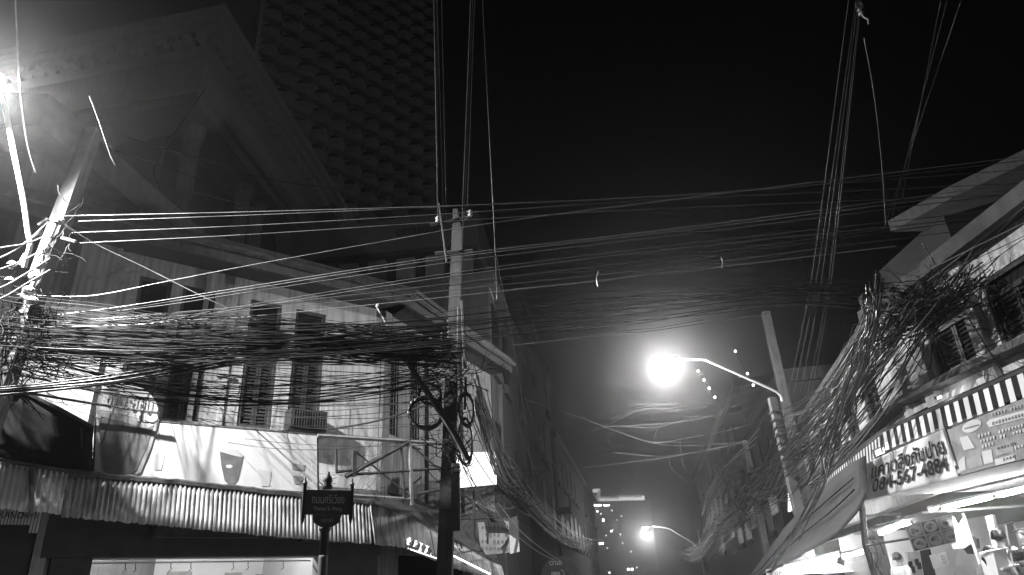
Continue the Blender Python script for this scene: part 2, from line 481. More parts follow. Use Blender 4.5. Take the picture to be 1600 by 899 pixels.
# ------------------------------------------------------------------ tin awning round the corner
def interp(tab, x):
    for (x0, y0), (x1, y1) in zip(tab, tab[1:]):
        if x <= x1: return y0 + (y1 - y0) * (x - x0) / (x1 - x0)
    return tab[-1][1]
awn = thing('tin_awning', PA.pt(sC - 5, 2.8, 1.6), 'long weathered corrugated tin awning hanging round the corner shophouse under the billboard', 'awning')
top_t = [(-200, 704), (0, 722), (110, 741), (300, 757), (570, 786), (640, 806), (690, 836), (790, 888)]
bot_t = [(-200, 776), (0, 796), (110, 806), (300, 824), (440, 838), (620, 852), (690, 882), (790, 915)]
OA = 1.7
sK = PA.sz(577, 790, OA)[0]
KT = PA.pt(sK, 0, OA)
PK = Plane((KT.x, KT.y), 22)
def awning_pt(pl, off, px, top):
    return pl.hit(px, interp(top_t if top else bot_t, px), off)
def corrugated(pl, off, x0, x1, mt, name='tin_sheet', lap=0.0, drop=0.0):
    a0, _ = pl.sz(x0, interp(top_t, x0), off); a1, _ = pl.sz(x1, interp(top_t, x1), off)
    t0 = awning_pt(pl, off, x0, 1).z; t1 = awning_pt(pl, off, x1, 1).z
    b0 = awning_pt(pl, off, x0, 0).z - drop; b1 = awning_pt(pl, off, x1, 0).z - drop
    n = max(4, int((a1 - a0) / 0.076 * 4)); mb = MB(); vs = []
    for i in range(n + 1):
        f = i / n; a = a0 + (a1 - a0) * f
        d = 0.019 * math.sin(2 * math.pi * a / 0.076) + lap
        rag = rnd.uniform(-0.018, 0.012)
        for k in range(5):
            g = k / 4
            z = (t0 + (t1 - t0) * f) * (1 - g) + (b0 + (b1 - b0) * f + (rag if k == 4 else 0)) * g
            vs.append(pl.pt(a, z, off + d + 0.16 * g + (0.01 * math.sin(a * 5) if k == 4 else 0)))
    fs = [(i * 5 + k, (i + 1) * 5 + k, (i + 1) * 5 + k + 1, i * 5 + k + 1) for i in range(n) for k in range(4)]
    mb.add(vs, fs)
    o = mb.build(name, mt, awn, smooth=True)
    md = o.modifiers.new('thickness', 'SOLIDIFY'); md.thickness = 0.004
    return o
x = -200
k = 0
while x < 100:
    corrugated(PA, OA, x, min(x + 52, 106), M_corr2, lap=0.006 * (k % 2)); x += 51; k += 1
x = 108
while x < 570:
    corrugated(PA, OA, x, min(x + 47, 577), M_corr, lap=-0.02 + 0.006 * (k % 2), drop=0.03); x += 46; k += 1
x = 577
while x < 780:
    corrugated(PK, 0.0, x, min(x + 24, 782), M_corr, lap=0.006 * (k % 2), drop=0.04); x += 23.5; k += 1
# ragged rusty capping along the top of the awning and the purlins behind it
for pl, off, xs in ((PA, OA, list(range(108, 578, 12))), (PK, 0.0, list(range(578, 782, 10)))):
    mb = MB(); P = []
    for xx in xs:
        q = awning_pt(pl, off, xx, 1); P.append(q + ZUP * rnd.uniform(0.0, 0.02) - pl.n * 0.03)
    mb.tube(P, 0.06, 6)
    mb.build('rusty_capping', M_rust, awn)
    mb = MB(); mb.tube([p - pl.n * 0.12 - ZUP * 0.25 for p in P], 0.03, 4); mb.build('purlin', M_bar, awn)
P = [awning_pt(PA, OA, xx, 1) + ZUP * 0.03 for xx in range(-200, 108, 20)]
MB().tube(P, 0.03, 5).build('top_rail', M_bar, awn)
q0 = awning_pt(PA, OA + 0.05, 50, 1); q1 = awning_pt(PA, OA + 0.2, 50, 0)
MB().tube([q0, q1 - ZUP * 0.05], 0.035, 5).build('post_strap', M_bar, awn)
# awning roof sheet behind the valance, back to the wall
rp = [awning_pt(PA, OA, -200, 1), awning_pt(PA, OA, 577, 1), PA.pt(sC, zo + 1.45, 0.005), PA.pt(PA.sz(-200, 640)[0], zo + 1.45, 0.005)]
MB().prism([p - ZUP * 0.03 for p in rp], V(0, 0, -0.02)).build('awning_roof', M_rust, awn)
rp = [awning_pt(PK, 0, 577, 1), awning_pt(PK, 0, 690, 1), awning_pt(PK, 0, 782, 1), PB.pt(5.8, 3.5, 0.005), PB.pt(0, 3.7, 0.005)]
MB().prism([p - ZUP * 0.03 for p in rp], V(0, 0, -0.02)).build('awning_roof', M_rust, awn)

# ------------------------------------------------------------------ drinks billboard on the awning
OB = 1.45
bb = thing('drinks_billboard', PA.hit(320, 760, OB), 'long white printed drinks billboard with a big cup rising over its top', 'billboard')
bpix = [(151, 652), (248, 661), (495, 681), (496, 771), (147, 744)]
slab('panel', PA, bpix, OB, 0.06, M_vinyl, bb)
def flat(name, pl, pix, off, mt, parent):
    pts = [pl.hit(x, y, off) for x, y in pix]
    return MB().prism(pts, pl.n * -0.003).build(name, mt, parent)
for a, b in (((147, 744), (496, 771)), ((151, 652), (495, 681)), ((147, 744), (151, 652)), ((496, 771), (495, 681))):
    p = PA.hit(*a, OB - 0.03); q = PA.hit(*b, OB - 0.03)
    MB().tube([p, q], 0.035, 4).build('frame_bar', M_bar, bb)
# big cup cut out over the top edge
dome = [(150, 655)]
for i in range(15):
    t = math.pi * (1.0 - i / 14)
    dome.append((199 + 49 * math.cos(t), 642 - 44 * math.sin(t) + 9 * math.cos(t) * 0.6))
dome += [(247, 655), (238, 668)]
cutout = flat('cup_cutout', PA, [(151, 653)] + dome[1:-1] + [(240, 660)], OB + 0.012, M_print3, bb)
flat('cup_lid_print', PA, [(156, 640), (162, 616), (182, 602), (199, 599), (222, 606), (240, 622), (247, 645), (238, 660), (200, 650)], OB + 0.017, M_vinyl, bb)
cup = [(154, 656), (170, 650), (196, 655), (232, 668), (240, 664), (229, 700), (213, 735), (205, 744), (190, 746), (172, 743), (161, 735)]
flat('cup_print', PA, cup, OB + 0.024, M_print, bb)
flat('cup_shade_print', PA, [(240, 664), (249, 655), (236, 700), (220, 738), (207, 744), (214, 735), (230, 700)], OB + 0.018, M_print2, bb)
flat('cup_rim_print', PA, [(150, 640), (160, 643), (196, 652), (233, 664), (231, 671), (195, 660), (158, 651)], OB + 0.027, M_print2, bb)
c0 = PA.hit(203, 630, OB + 0.02)
lettering('logo_lettering', 'ชาพะยอม', c0, (PA.u + ZUP * -0.09).normalized(), ZUP, 0.72, 0.26, M_print2, bb, PA.n * 0.012)
lettering('logo_lettering_face', 'ชาพะยอม', c0 + PA.n * 0.006 + ZUP * 0.01 - PA.u * 0.01, (PA.u + ZUP * -0.09).normalized(), ZUP, 0.72, 0.25, M_vinyl, bb, PA.n * 0.012)
flat('logo_dot_print', PA, [(217, 651), (221, 647), (225, 649), (224, 656), (219, 659)], OB + 0.02, M_print, bb)
cupB = [(343, 703), (380, 714), (378, 725), (372, 750), (366, 757), (357, 757), (351, 751), (346, 728)]
flat('small_cup_print', PA, cupB, OB + 0.006, M_print, bb)
flat('small_cup_lid_print', PA, [(342, 702), (350, 699), (372, 704), (381, 712), (379, 715), (361, 711), (344, 706)], OB + 0.009, M_print3, bb)
flat('small_cup_logo_print', PA, [(353, 727), (360, 726), (364, 729), (360, 732), (354, 731)], OB + 0.009, M_vinyl, bb)
flat('pale_cup_print', PA, [(402, 733), (424, 737), (421, 760), (409, 760)], OB + 0.006, M_print3, bb)
flat('striped_cup_print', PA, [(455, 724), (478, 727), (475, 736), (457, 734)], OB + 0.006, M_print2, bb)
flat('striped_cup_print_base', PA, [(457, 743), (474, 745), (470, 757), (460, 756)], OB + 0.006, M_print2, bb)
flat('blurred_cup_print', PA, [(236, 708), (258, 711), (252, 735), (241, 734)], OB + 0.006, M_print3, bb)
# billboard struts back to the wall
for px in (165, 330, 480):
    p = PA.hit(px, 690, OB - 0.08); a = (p - PA.p).dot(PA.u)
    MB().tube([p, PA.pt(a, p.z + 0.1, 0.0)], 0.02, 4).build('strut', M_bar, bb)

# ------------------------------------------------------------------ dark canopy left of the billboard
cp = thing('dark_canopy', PA.hit(70, 735, 1.2), 'black sagging lean-to canopy left of the drinks billboard', 'canopy')
e = []
for px, py, off in ((-160, 560, 1.3), (0, 600, 1.3), (30, 611, 1.3), (90, 640, 1.3), (147, 671, 1.3)):
    e.append(PA.hit(px, py, off))
lo = [PA.hit(px, py, 1.35) for px, py in ((-160, 715), (0, 722), (30, 725), (90, 733), (147, 740))]
mb = MB()
vs = []
for i in range(len(e)):
    for k in range(6):
        g = k / 5; vs.append(e[i].lerp(lo[i], g) - PA.n * (0.12 * math.sin(g * math.pi) + 0.04 * ((i + k) % 2)))
mb.add(vs, [(i * 6 + k, (i + 1) * 6 + k, (i + 1) * 6 + k + 1, i * 6 + k + 1) for i in range(len(e) - 1) for k in range(5)])
o = mb.build('tarpaulin', M_canvas_d, cp, smooth=True); o.modifiers.new('thickness', 'SOLIDIFY').thickness = 0.01
MB().tube([p + ZUP * 0.02 for p in e], 0.035, 5).build('ridge_bar', M_bar, cp)
p = PA.hit(127, 668, 1.3); MB().tube([p, PA.hit(127, 700, 1.3)], 0.025, 4).build('post', M_bar, cp)
pipe = [PA.hit(px, py, 1.62) for px, py in ((-120, 590), (0, 608), (60, 617), (145, 631), (250, 646))]
tag(MB().tube(pipe, 0.022, 6).build('conduit_pipe', M_cable2), 'thin grey conduit pipe sloping across above the dark canopy and cup', 'pipe')

# ------------------------------------------------------------------ slatted shop sign at the far left
sg = thing('slatted_sign', PA.hit(30, 815, 1.0), 'white ribbed shop sign lettered BRANCH under the pale tin', 'sign')
a0 = PA.sz(-60, 800, 1.0)[0]; a1 = PA.sz(67, 800, 1.0)[0]
zt1 = PA.hit(30, 787, 1.0).z; zb_ = PA.hit(30, 820, 1.0).z
slab_a = a0
while slab_a < a1:
    MB().plbox(PA, slab_a, slab_a + 0.03, zb_ - (0.12 if slab_a > a1 - 0.14 else 0), zt1 + 0.1, 0.98, 1.0).build('slat', M_white, sg)
    slab_a += 0.043
MB().plbox(PA, a0, a1, zb_, zt1 + 0.1, 0.955, 0.978).build('backing', M_bar, sg)
lettering('lettering', 'BRANCH', PA.hit(18, 805, 1.0), PA.u, ZUP, 0.42, 0.1, M_ink, sg, PA.n * 0.01)
lettering('lettering', '(V)', PA.hit(50, 806, 1.0), PA.u, ZUP, 0.14, 0.1, M_ink, sg, PA.n * 0.01)

# ------------------------------------------------------------------ air conditioner under the fourth window
ac = thing('air_conditioner', PA.hit(482, 672, 0.5), 'boxy dark air conditioner unit on the wall above the billboard', 'air conditioner')
ax0 = PA.sz(455, 655, 0.5)[0]; ax1 = PA.sz(511, 660, 0.5)[0]; az0 = PA.hit(482, 669, 0.5).z; az1 = PA.hit(482, 640, 0.5).z
MB().plbox(PA, ax0, ax1, az0, az1, 0.12, 0.5).build('casing', mat('ac_casing', 0.05, 0.5, 0.2), ac)
for i in range(12):
    a = ax0 + 0.05 + i * (ax1 - ax0 - 0.1) / 12
    MB().plbox(PA, a, a + 0.012, az0 + 0.04, az1 - 0.04, 0.503, 0.52).build('grille_bar', M_bar, ac)
MB().plbox(PA, ax0 - 0.02, ax1 + 0.02, az0 - 0.05, az0 - 0.003, 0.0, 0.45).build('bracket', M_bar, ac)

# ------------------------------------------------------------------ empty steel sign frame at the corner
fr = thing('sign_frame', PK.pt(0.3, 3.2, 0), 'empty rusting steel sign frame standing on the awning at the corner', 'frame')
OFF = 1.5
def bar(px0, py0, px1, py1, off=OFF, r=0.03, name='bar', pl=PA, mt=None):
    return MB().tube([pl.hit(px0, py0, off), pl.hit(px1, py1, off)], r, 4).build(name, mt or M_bar, fr)
bar(496, 681, 700, 694, r=0.04, name='top_beam', mt=M_steel)
bar(640, 690, 643, 790, r=0.045, name='post', mt=M_steel)
bar(627, 690, 632, 785, name='post'); bar(640, 690, 540, 745, r=0.05, name='brace'); bar(645, 697, 690, 738, name='brace')
bar(548, 742, 690, 732, name='rail'); bar(652, 772, 690, 765, name='rail'); bar(525, 702, 526, 737, name='post'); bar(525, 738, 560, 733, name='rail')
bar(553, 705, 552, 745, r=0.06, name='post'); bar(556, 706, 640, 775, r=0.02, name='brace'); bar(640, 780, 520, 772, r=0.03, name='base_rail', mt=M_steel)

# ------------------------------------------------------------------ white lit sign box on the side front
lb = thing('lightbox_sign', PK.hit(742, 760, 0.4), 'blank glowing white box sign behind the concrete pole', 'sign')
d0 = V(-0.08, 1, 0).normalized()
q = [atY(x, y, 17.2) for x, y in ((711, 708), (775, 706), (776, 757), (712, 763))]
MB().prism(q, V(0, 0.006, 0)).build('lit_face', M_box, lb)
MB().prism([p + V(0, 0.01, 0) for p in q], V(0, 0.2, 0)).build('casing', M_bar, lb)
c = (q[0] + q[1] + q[2] + q[3]) / 4
for z in (0.2, -0.2):
    MB().tube([c + V(0.0, 0.12, z), c + V(-1.0, 0.9, z)], 0.025, 4).build('bracket', M_bar, lb)

# ------------------------------------------------------------------ steps, racks and banners along the side front
rk = thing('balcony_rack', PK.pt(2.0, 2.6, 0), 'dark steel rack of bars below the glowing box sign', 'rack')
for px0, py0, px1, py1, r in ((706, 790, 735, 786, .025), (706, 812, 735, 810, .025), (717, 775, 717, 822, .03), (741, 765, 741, 840, .035), (712, 765, 760, 800, .025), (762, 810, 762, 850, .025), (735, 812, 780, 808, .02)):
    MB().tube([atY(px0, py0, 17.6), atY(px1, py1, 17.9)], r, 4).build('bar', M_bar, rk)
def facing_panel(name, pix, y, th, mt, parent=None, yr=None):
    pts = [atY(px, py, y if yr is None else y + (yr - y) * (i in (1, 2))) for i, (px, py) in enumerate(pix)]
    return MB().prism(pts, V(0, th, 0)).build(name, mt, parent)
t = thing('printed_banner', atY(785, 865, 19.4), 'grey banner with rows of dark print behind the second pole', 'banner')
facing_panel('sheet', [(745, 806), (810, 812), (812, 862), (752, 868)], 19.4, 0.02, mat('banner_grey', 0.4, 0.6, 0.2, 3, streak=0.2), t)
for r_ in range(4):
    for k_ in range(9):
        px = 752 + k_ * 6.2; py = 822 + r_ * 11 + k_ * 0.1
        if rnd.random() < 0.85:
            h = rnd.uniform(4, 7)
            facing_panel('glyph', [(px, py), (px + 3.6, py), (px + 3.6, py + h), (px, py + h)], 19.39, 0.004, M_print, t)
t = thing('pale_board', atY(800, 860, 20.5), 'pale upright shop board next to the second pole', 'board')
facing_panel('board', [(795, 811), (808, 806), (812, 862), (797, 866)], 19.2, 0.04, M_vinyl, t)
t = thing('shop_awning', atY(790, 880, 20), 'small ribbed grey awning over the side shop past the rack', 'awning')
for k_ in range(9):
    x0 = 741 + k_ * 4.4
    facing_panel('rib', [(x0, 782 + k_ * 2.6), (x0 + 3.9, 784.5 + k_ * 2.6), (x0 + 4.9, 797 + k_ * 2.6), (x0 + 1, 794 + k_ * 2.6)], 18.3 + k_ * 0.12, 0.03, M_plaster2, t)
facing_panel('underside', [(738, 797), (755, 796), (782, 816), (742, 816)], 18.9, 0.05, M_dark, t)
t = thing('crumpled_banner', atY(657, 862, 13.2), 'crumpled white strip of banner hanging under the awning corner', 'banner')
vs = []
for i in range(13):
    px = 636 + i * 3.2; py = 838 + i * 1.5
    for k_ in range(4):
        vs.append(atY(px + rnd.uniform(-.5, .5), py + k_ * 4.5 + rnd.uniform(-2, 2) * (k_ == 3), 13.3 + 0.05 * math.sin(i * 2.2 + k_)))
mb = MB().add(vs, [(i * 4 + k_, (i + 1) * 4 + k_, (i + 1) * 4 + k_ + 1, i * 4 + k_ + 1) for i in range(12) for k_ in range(3)])
o = mb.build('cloth', M_vinyl, t); o.modifiers.new('thickness', 'SOLIDIFY').thickness = 0.006
tube_light(atY(640, 858, 13.6), atY(683, 873, 14.3), 'thin tube under the awning just left of the concrete pole', 0.012, False, strength=3)
tube_light(atY(707, 868, 15), atY(765, 897, 17), 'slanting tube under the tin right of the concrete pole', 0.018, False, strength=5)
t = thing('round_shop_sign', atY(876, 905, 30), 'round dark shop sign with a striped mug and short lettering', 'sign')
c = atY(876, 902, 30); rr = 0.79
MB().lathe(c, [(rr, 0), (rr, 0.16)], 28, V(0, 1, 0)).build('disc', mat('sign_disc', 0.08, 0.4, 0.1), t, smooth=False)
MB().lathe(c - V(0, .012, 0), [(rr, 0), (rr, 0.01)], 28, V(0, 1, 0)).build('rim', M_bar, t)
lettering('lettering', 'cruo', atY(868, 880, 29.96), V(1, 0, 0), ZUP, 0.5, 0.16, M_vinyl, t, V(0, -0.02, 0))
for k_ in range(7):
    p = atY(862 + k_ * 2.0, 895, 29.96)
    MB().box(p - V(0, 0.02, 0.15), 0.03, 0.01, 0.36).build('mug_stripe', M_vinyl, t)
p = atY(877, 898, 29.96)
MB().tube([p + V(0.11 * math.cos(a), -0.02, 0.16 * math.sin(a)) for a in [math.pi / 2 - i * math.pi / 8 for i in range(9)]], 0.015, 4).build('mug_handle', M_vinyl, t)
# ================================================================== BACKGROUND BUILDINGS
# upper storey of the house behind, its eave running back from the street
nb = thing('tall_neighbour_house', (-14, 16, 0), 'taller plain house rising behind the corner shophouse at the lamp', 'building')
MB().prism([V(-9.1, 10.9, 0), V(-8.4, 16.5, 0), V(-20, 22, 0), V(-22, 9, 0)], ZUP * 9.6).build('wall', mat('dull_stucco', 0.12, 0.9, 0.2, 1.0, streak=0.3), nb)
MB().prism([V(-8.55, 10.1, 9.61), V(-7.85, 17, 9.61), V(-20, 23, 9.61), V(-22, 8.4, 9.61)], ZUP * 0.75).build('eave', M_roof, nb)

# ------------------------------------------------------------------ high rise with rounded balconies
tw = thing('balcony_tower', (-24, 88, 0), 'huge dim tower with a grid of rounded balconies behind the shophouse', 'tower')
T0 = atY(405, 60, 74.3); T1 = atY(679, 150, 100)
taz = math.degrees(math.atan2(T1.x - T0.x, T1.y - T0.y))
PT = Plane((T0.x, T0.y), taz)
TL = (V(T1.x, T1.y, 0) - V(T0.x, T0.y, 0)).length
BW, BH = TL / 11, 3.35
NZ0, NROW = 13, 26
MB().plbox(PT, 0, TL, 0, 150, -16, -1.2).build('core', M_tower, tw)
MB().plbox(PT, -0.05, TL + 0.05, 0, NZ0 * BH, -1.195, 0).build('lower_front', M_tower, tw)
def bay_mesh():
    mb = MB()                                     # local: x along the front, y outward, z up; arched opening
    W, H, d = BW, BH, 1.15; r = W * 0.40; z_sp = 1.55; n = 10
    arc = [(W / 2 + r * math.cos(math.pi * (1 - i / n)), z_sp + r * 0.95 * math.sin(math.pi * (1 - i / n))) for i in range(n + 1)]
    path = [(W / 2 - r, 0)] + arc + [(W / 2 + r, 0)]
    for (x0, z0), (x1, z1) in zip(path, path[1:]):      # reveal
        mb.add([V(x0, 0, z0), V(x1, 0, z1), V(x1, -d, z1), V(x0, -d, z0)], [(0, 1, 2, 3)])
    mb.add([V(0, 0, 0), V(W / 2 - r, 0, 0), V(W / 2 - r, 0, z_sp), V(0, 0, z_sp)], [(0, 1, 2, 3)])
    mb.add([V(W / 2 + r, 0, 0), V(W, 0, 0), V(W, 0, z_sp), V(W / 2 + r, 0, z_sp)], [(0, 1, 2, 3)])
    for i in range(n):
        (x0, z0), (x1, z1) = arc[i], arc[i + 1]
        xa = x0 if 0 < i else 0; xb = x1 if i < n - 1 else W
        mb.add([V(xa, 0, z_sp if i == 0 else z0), V(x1 if i < n - 1 else x1, 0, z1), V(xb, 0, H), V(xa, 0, H)], [(0, 1, 2, 3)])
    mb.add([V(0, 0, z_sp), V(arc[0][0], 0, z_sp), V(arc[1][0], 0, arc[1][1]), V(arc[1][0], 0, H), V(0, 0, H)], [(0, 1, 2, 3, 4)])
    return mb.mesh('bay', [M_tower])
def balcony_mesh():
    mb = MB(); W = BW; R_ = W * 0.47; n = 12
    ring = lambda r, z: [V(W / 2 + r * math.cos(math.pi * i / n), r * math.sin(math.pi * i / n), z) for i in range(n + 1)]
    for (ra, za), (rb_, zb_) in (((R_ * 0.75, -0.5), (R_, -0.12)), ((R_, -0.12), (R_, 0.12)), ((R_ * 0.95, 0.12), (R_ * 0.95, 0.2)), ((R_ * 0.99, 0.95), (R_ * 0.99, 1.1)), ((R_ * 0.9, 0.95), (R_ * 0.99, 0.95)), ((R_ * 0.9, 1.1), (R_ * 0.99, 1.1))):
        a = ring(ra, za); b = ring(rb_, zb_)
        mb.add(a + b, [(i, i + 1, i + n + 2, i + n + 1) for i in range(n)])
    a = ring(R_ * 0.75, -0.5); mb.add(a, [tuple(range(n + 1))])
    for i in range(2 * n):                         # balusters
        t = math.pi * (i + 0.5) / (2 * n); p = V(W / 2 + R_ * 0.95 * math.cos(t), R_ * 0.95 * math.sin(t), 0.12)
        mb.tube([p, p + ZUP * 0.85], 0.07, 4, False)
    return mb.mesh('balcony', [M_tower])
bm_, lm_ = bay_mesh(), balcony_mesh()
dm_ = MB().add([V(BW * .1, -1.1, 0), V(BW * .9, -1.1, 0), V(BW * .9, -1.1, 3.2), V(BW * .1, -1.1, 3.2)], [(0, 1, 2, 3)]).mesh('balcony_door', [M_tower_d])
rotT = math.atan2(PT.u.y, PT.u.x)
bn = bl = 0
for i in range(11):
    for k_ in range(NROW):
        q = PT.pt(i * BW, (NZ0 + k_) * BH, 0)
        d = q - CAM
        f_ = d.dot(_F); px = 800 + d.dot(_Rt) / f_ * FPX; py = 449.5 - d.dot(_Up) / f_ * FPX
        if py < -60: continue
        for nm, me in (('bay', bm_), ('balcony', lm_), ('balcony_door', dm_)):
            o = bpy.data.objects.new(nm, me); o.rotation_euler.z = rotT if PT.n.dot(Vector((-math.sin(rotT), math.cos(rotT), 0))) > 0 else rotT
            # local y must point outward; mirror through scale when the frame is left handed
            if PT.n.dot(Vector((-math.sin(rotT), math.cos(rotT), 0))) < 0: o.scale.y = -1
            place(o, q, tw)
for px_side in (0,):
    MB().plbox(PT, TL, TL + 0.4, 0, 150, -16.5, 0.5).build('corner_pier', M_tower, tw)
    MB().plbox(PT, -0.6, -0.0, 0, 150, -16.5, 0.4).build('corner_pier', M_tower, tw)

# ------------------------------------------------------------------ classical podium portico in front of it
po = thing('classical_portico', (-20, 38, 0), 'dim classical portico with heavy cornice and paired columns below the tower', 'building')
KC = atY(352, 6, 27.7)
KC = V(KC.x, KC.y, 0); ZT = atY(352, 6, 27.7).z
P1 = Plane((KC.x, KC.y), 4); u1 = P1.u; u2 = Vector((math.sin(R(-80)), math.cos(R(-80)), 0))
n1 = P1.n; n2 = Vector((-u1.x, -u1.y, 0))
L1, L2 = 34.0, 30.0
def ell(inset, wd, z0, z1):
    """L-shaped course of the entablature"""
    c_ = KC - n1 * inset - n2 * inset
    i_ = KC - n1 * (inset + wd) - n2 * (inset + wd)
    a, b, c2, d_ = c_, c_ + u1 * L1, i_ + u1 * L1, i_
    e_, f_ = i_ + u2 * L2, c_ + u2 * L2
    return MB().prism([V(p.x, p.y, z0) for p in (a, b, c2, d_, e_, f_)], ZUP * (z1 - z0))
for nm, ins, wd, z0, z1 in (('cornice_cap', 0, 5.0, ZT - 0.5, ZT), ('cornice', 0.35, 4.6, ZT - 1.0, ZT - 0.51), ('cornice_bed', 1.3, 3.6, ZT - 1.5, ZT - 1.01), ('frieze', 2.0, 2.8, ZT - 3.2, ZT - 1.51), ('architrave', 1.8, 3.2, ZT - 4.1, ZT - 3.21), ('architrave_step', 2.1, 2.6, ZT - 4.8, ZT - 4.11)):
    ell(ins, wd, z0, z1).build(nm, M_tower, po)
for i in range(40):
    c = KC - n1 * 0.95 - n2 * 0.9 + u1 * (0.4 + i * 0.82)
    MB().box(V(c.x, c.y, ZT - 1.25), 0.42, 0.62, 0.44, u1, n1).build('dentil', M_tower, po)
for i in range(30):
    c = KC - n2 * 0.95 - n1 * 0.9 + u2 * (0.8 + i * 0.82)
    MB().box(V(c.x, c.y, ZT - 1.25), 0.42, 0.62, 0.44, u2, Vector((u2.y, -u2.x, 0))).build('dentil', M_tower, po)
def column(c, r=0.5):
    zb0 = 9.0; zc = ZT - 4.85
    n = 40; prof = [(r * 1.25, 0), (r * 1.25, .5), (r, .7), (r * 0.98, (zc - zb0) * 0.5), (r * 0.86, zc - zb0 - 1.0), (r * 1.05, zc - zb0 - 0.9), (r * 1.2, zc - zb0 - 0.35), (r * 1.3, zc - zb0)]
    mb = MB(); vs = []
    for (rr_, z) in prof:
        for j in range(n):
            q = rr_ * (1 - 0.07 * (j % 2)); t = 2 * math.pi * j / n
            vs.append(V(c.x + q * math.cos(t), c.y + q * math.sin(t), zb0 + z))
    mb.add(vs, [(i * n + j, i * n + (j + 1) % n, (i + 1) * n + (j + 1) % n, (i + 1) * n + j) for i in range(len(prof) - 1) for j in range(n)])
    mb.build('column', M_tower, po)
for s_ in (1.0, 7.4, 9.6, 14.2, 16.4, 21.0, 23.2, 28.0):
    column(KC - n1 * 3.3 - n2 * 3.3 + u1 * s_)
for s_ in (5.0, 7.2, 14.5, 16.7, 24.0):
    column(KC - n2 * 3.3 - n1 * 3.3 + u2 * s_)
c_ = KC - n1 * 6.5 - n2 * 6.5
MB().prism([V(p.x, p.y, 0) for p in (c_, c_ + u1 * 29, c_ + u1 * 29 + u2 * 26, c_ + u2 * 26)], ZUP * (ZT - 0.6)).build('wall', M_tower, po)
c_ = KC - n1 * 1.5 - n2 * 1.5
MB().prism([V(p.x, p.y, 0) for p in (c_, c_ + u1 * L1, c_ + u1 * L1 + u2 * 3.9, c_ + u1 * 3.9 + u2 * 3.9, c_ + u1 * 3.9 + u2 * 26, c_ + u2 * 26)], ZUP * 9.0).build('plinth', M_tower, po)

# ------------------------------------------------------------------ lettered podium block and the fronts down the left side
pd = thing('lettered_podium', (-9, 42, 0), 'plain grey podium block with dark lettering high on its front', 'building')
PF = Plane((-9, 40), 96, 1)
if PF.n.y > 0: PF = Plane((-9, 40), 96, -1)
pts = [PF.hit(440, 392), PF.hit(560, 352), PF.hit(700, 330), PF.hit(742, 420)]
zpd = PF.hit(690, 335).z
a0 = PF.sz(430, 400)[0]; a1 = PF.sz(742, 420)[0]
MB().plbox(PF, a0, a1, 0, zpd - 2.4, -14, -0.6).build('wall', M_far, pd)
MB().plbox(PF, a0, a1 + 0.3, zpd - 2.4, zpd, -14, 0.0).build('parapet', mat('podium_render', 0.2, 0.85, 0.15, 0.4, streak=0.2), pd)
for i in range(7):
    a = a0 + (a1 - a0) * (i + 0.3) / 7
    MB().plbox(PF, a, a + 1.2, 12, zpd - 2.9, -0.598, -0.2).build('pilaster', M_tower, pd)
cL = PF.hit(654, 358, 0)
lettering('lettering', 'elnasoun', cL, PF.u, ZUP, 3.1, 0.75, M_ink, pd, PF.n * 0.02)
def block(name, label, pl, a0, a1, h, dep, mt, floors, nb_, cat='building', lit=()):
    t = thing(name, pl.pt((a0 + a1) / 2, 0, -dep / 2), label, cat)
    MB().plbox(pl, a0, a1, 0, h, -dep, 0).build('wall', mt, t)
    fh = h / floors; bw_ = (a1 - a0) / nb_
    for f in range(1, floors):
        for b in range(nb_):
            if rnd.random() < 0.25: continue
            aa = a0 + b * bw_ + bw_ * 0.2
            o = MB().plbox(pl, aa, aa + bw_ * 0.6, f * fh + fh * 0.25, f * fh + fh * rnd.uniform(.6, .88), 0.004, 0.05).build('window', M_win if (f, b) in lit else M_far_w, t)
            MB().plbox(pl, aa - 0.1, aa + bw_ * 0.6 + 0.1, f * fh + fh * 0.15, f * fh + fh * 0.24, 0.003, 0.16).build('sill', mt, o)
    MB().plbox(pl, a0 - 0.2, a1 + 0.2, h + 0.003, h + 0.5, -dep, 0.25).build('parapet', mt, t)
    return t
SE = PS
block('street_house', 'dim ribbed house front on the splayed corner past the concrete pole', SE, 0.2, 9.5, 11.5, 9, M_far, 3, 4)
t = block('street_house', 'tall dark house farther down behind the second pole', SE, 10, 24, 15, 9, M_far_d, 4, 5)
block('street_house', 'low dark house at the far end of the left side wires', Plane((ENDB.x + 3.2, ENDB.y + 25), 9), 0, 40, 11, 9, M_far_d, 3, 12)
# balcony with railing on the left side
t = thing('railed_balcony', SE.pt(24, 6, 1), 'small dim balcony with upright railing bars over the street', 'balcony')
MB().plbox(SE, 22.8, 25.3, 6.0, 6.15, 0.003, 1.0).build('slab', M_far, t)
for i in range(14):
    p = SE.pt(22.85 + i * 0.18, 6.15, 0.97); MB().tube([p, p + ZUP * 0.9], 0.012, 4).build('rail_bar', M_dark, t)
MB().tube([SE.pt(22.8, 7.05, 0.97), SE.pt(25.3, 7.05, 0.97)], 0.02, 4).build('handrail', M_dark, t)

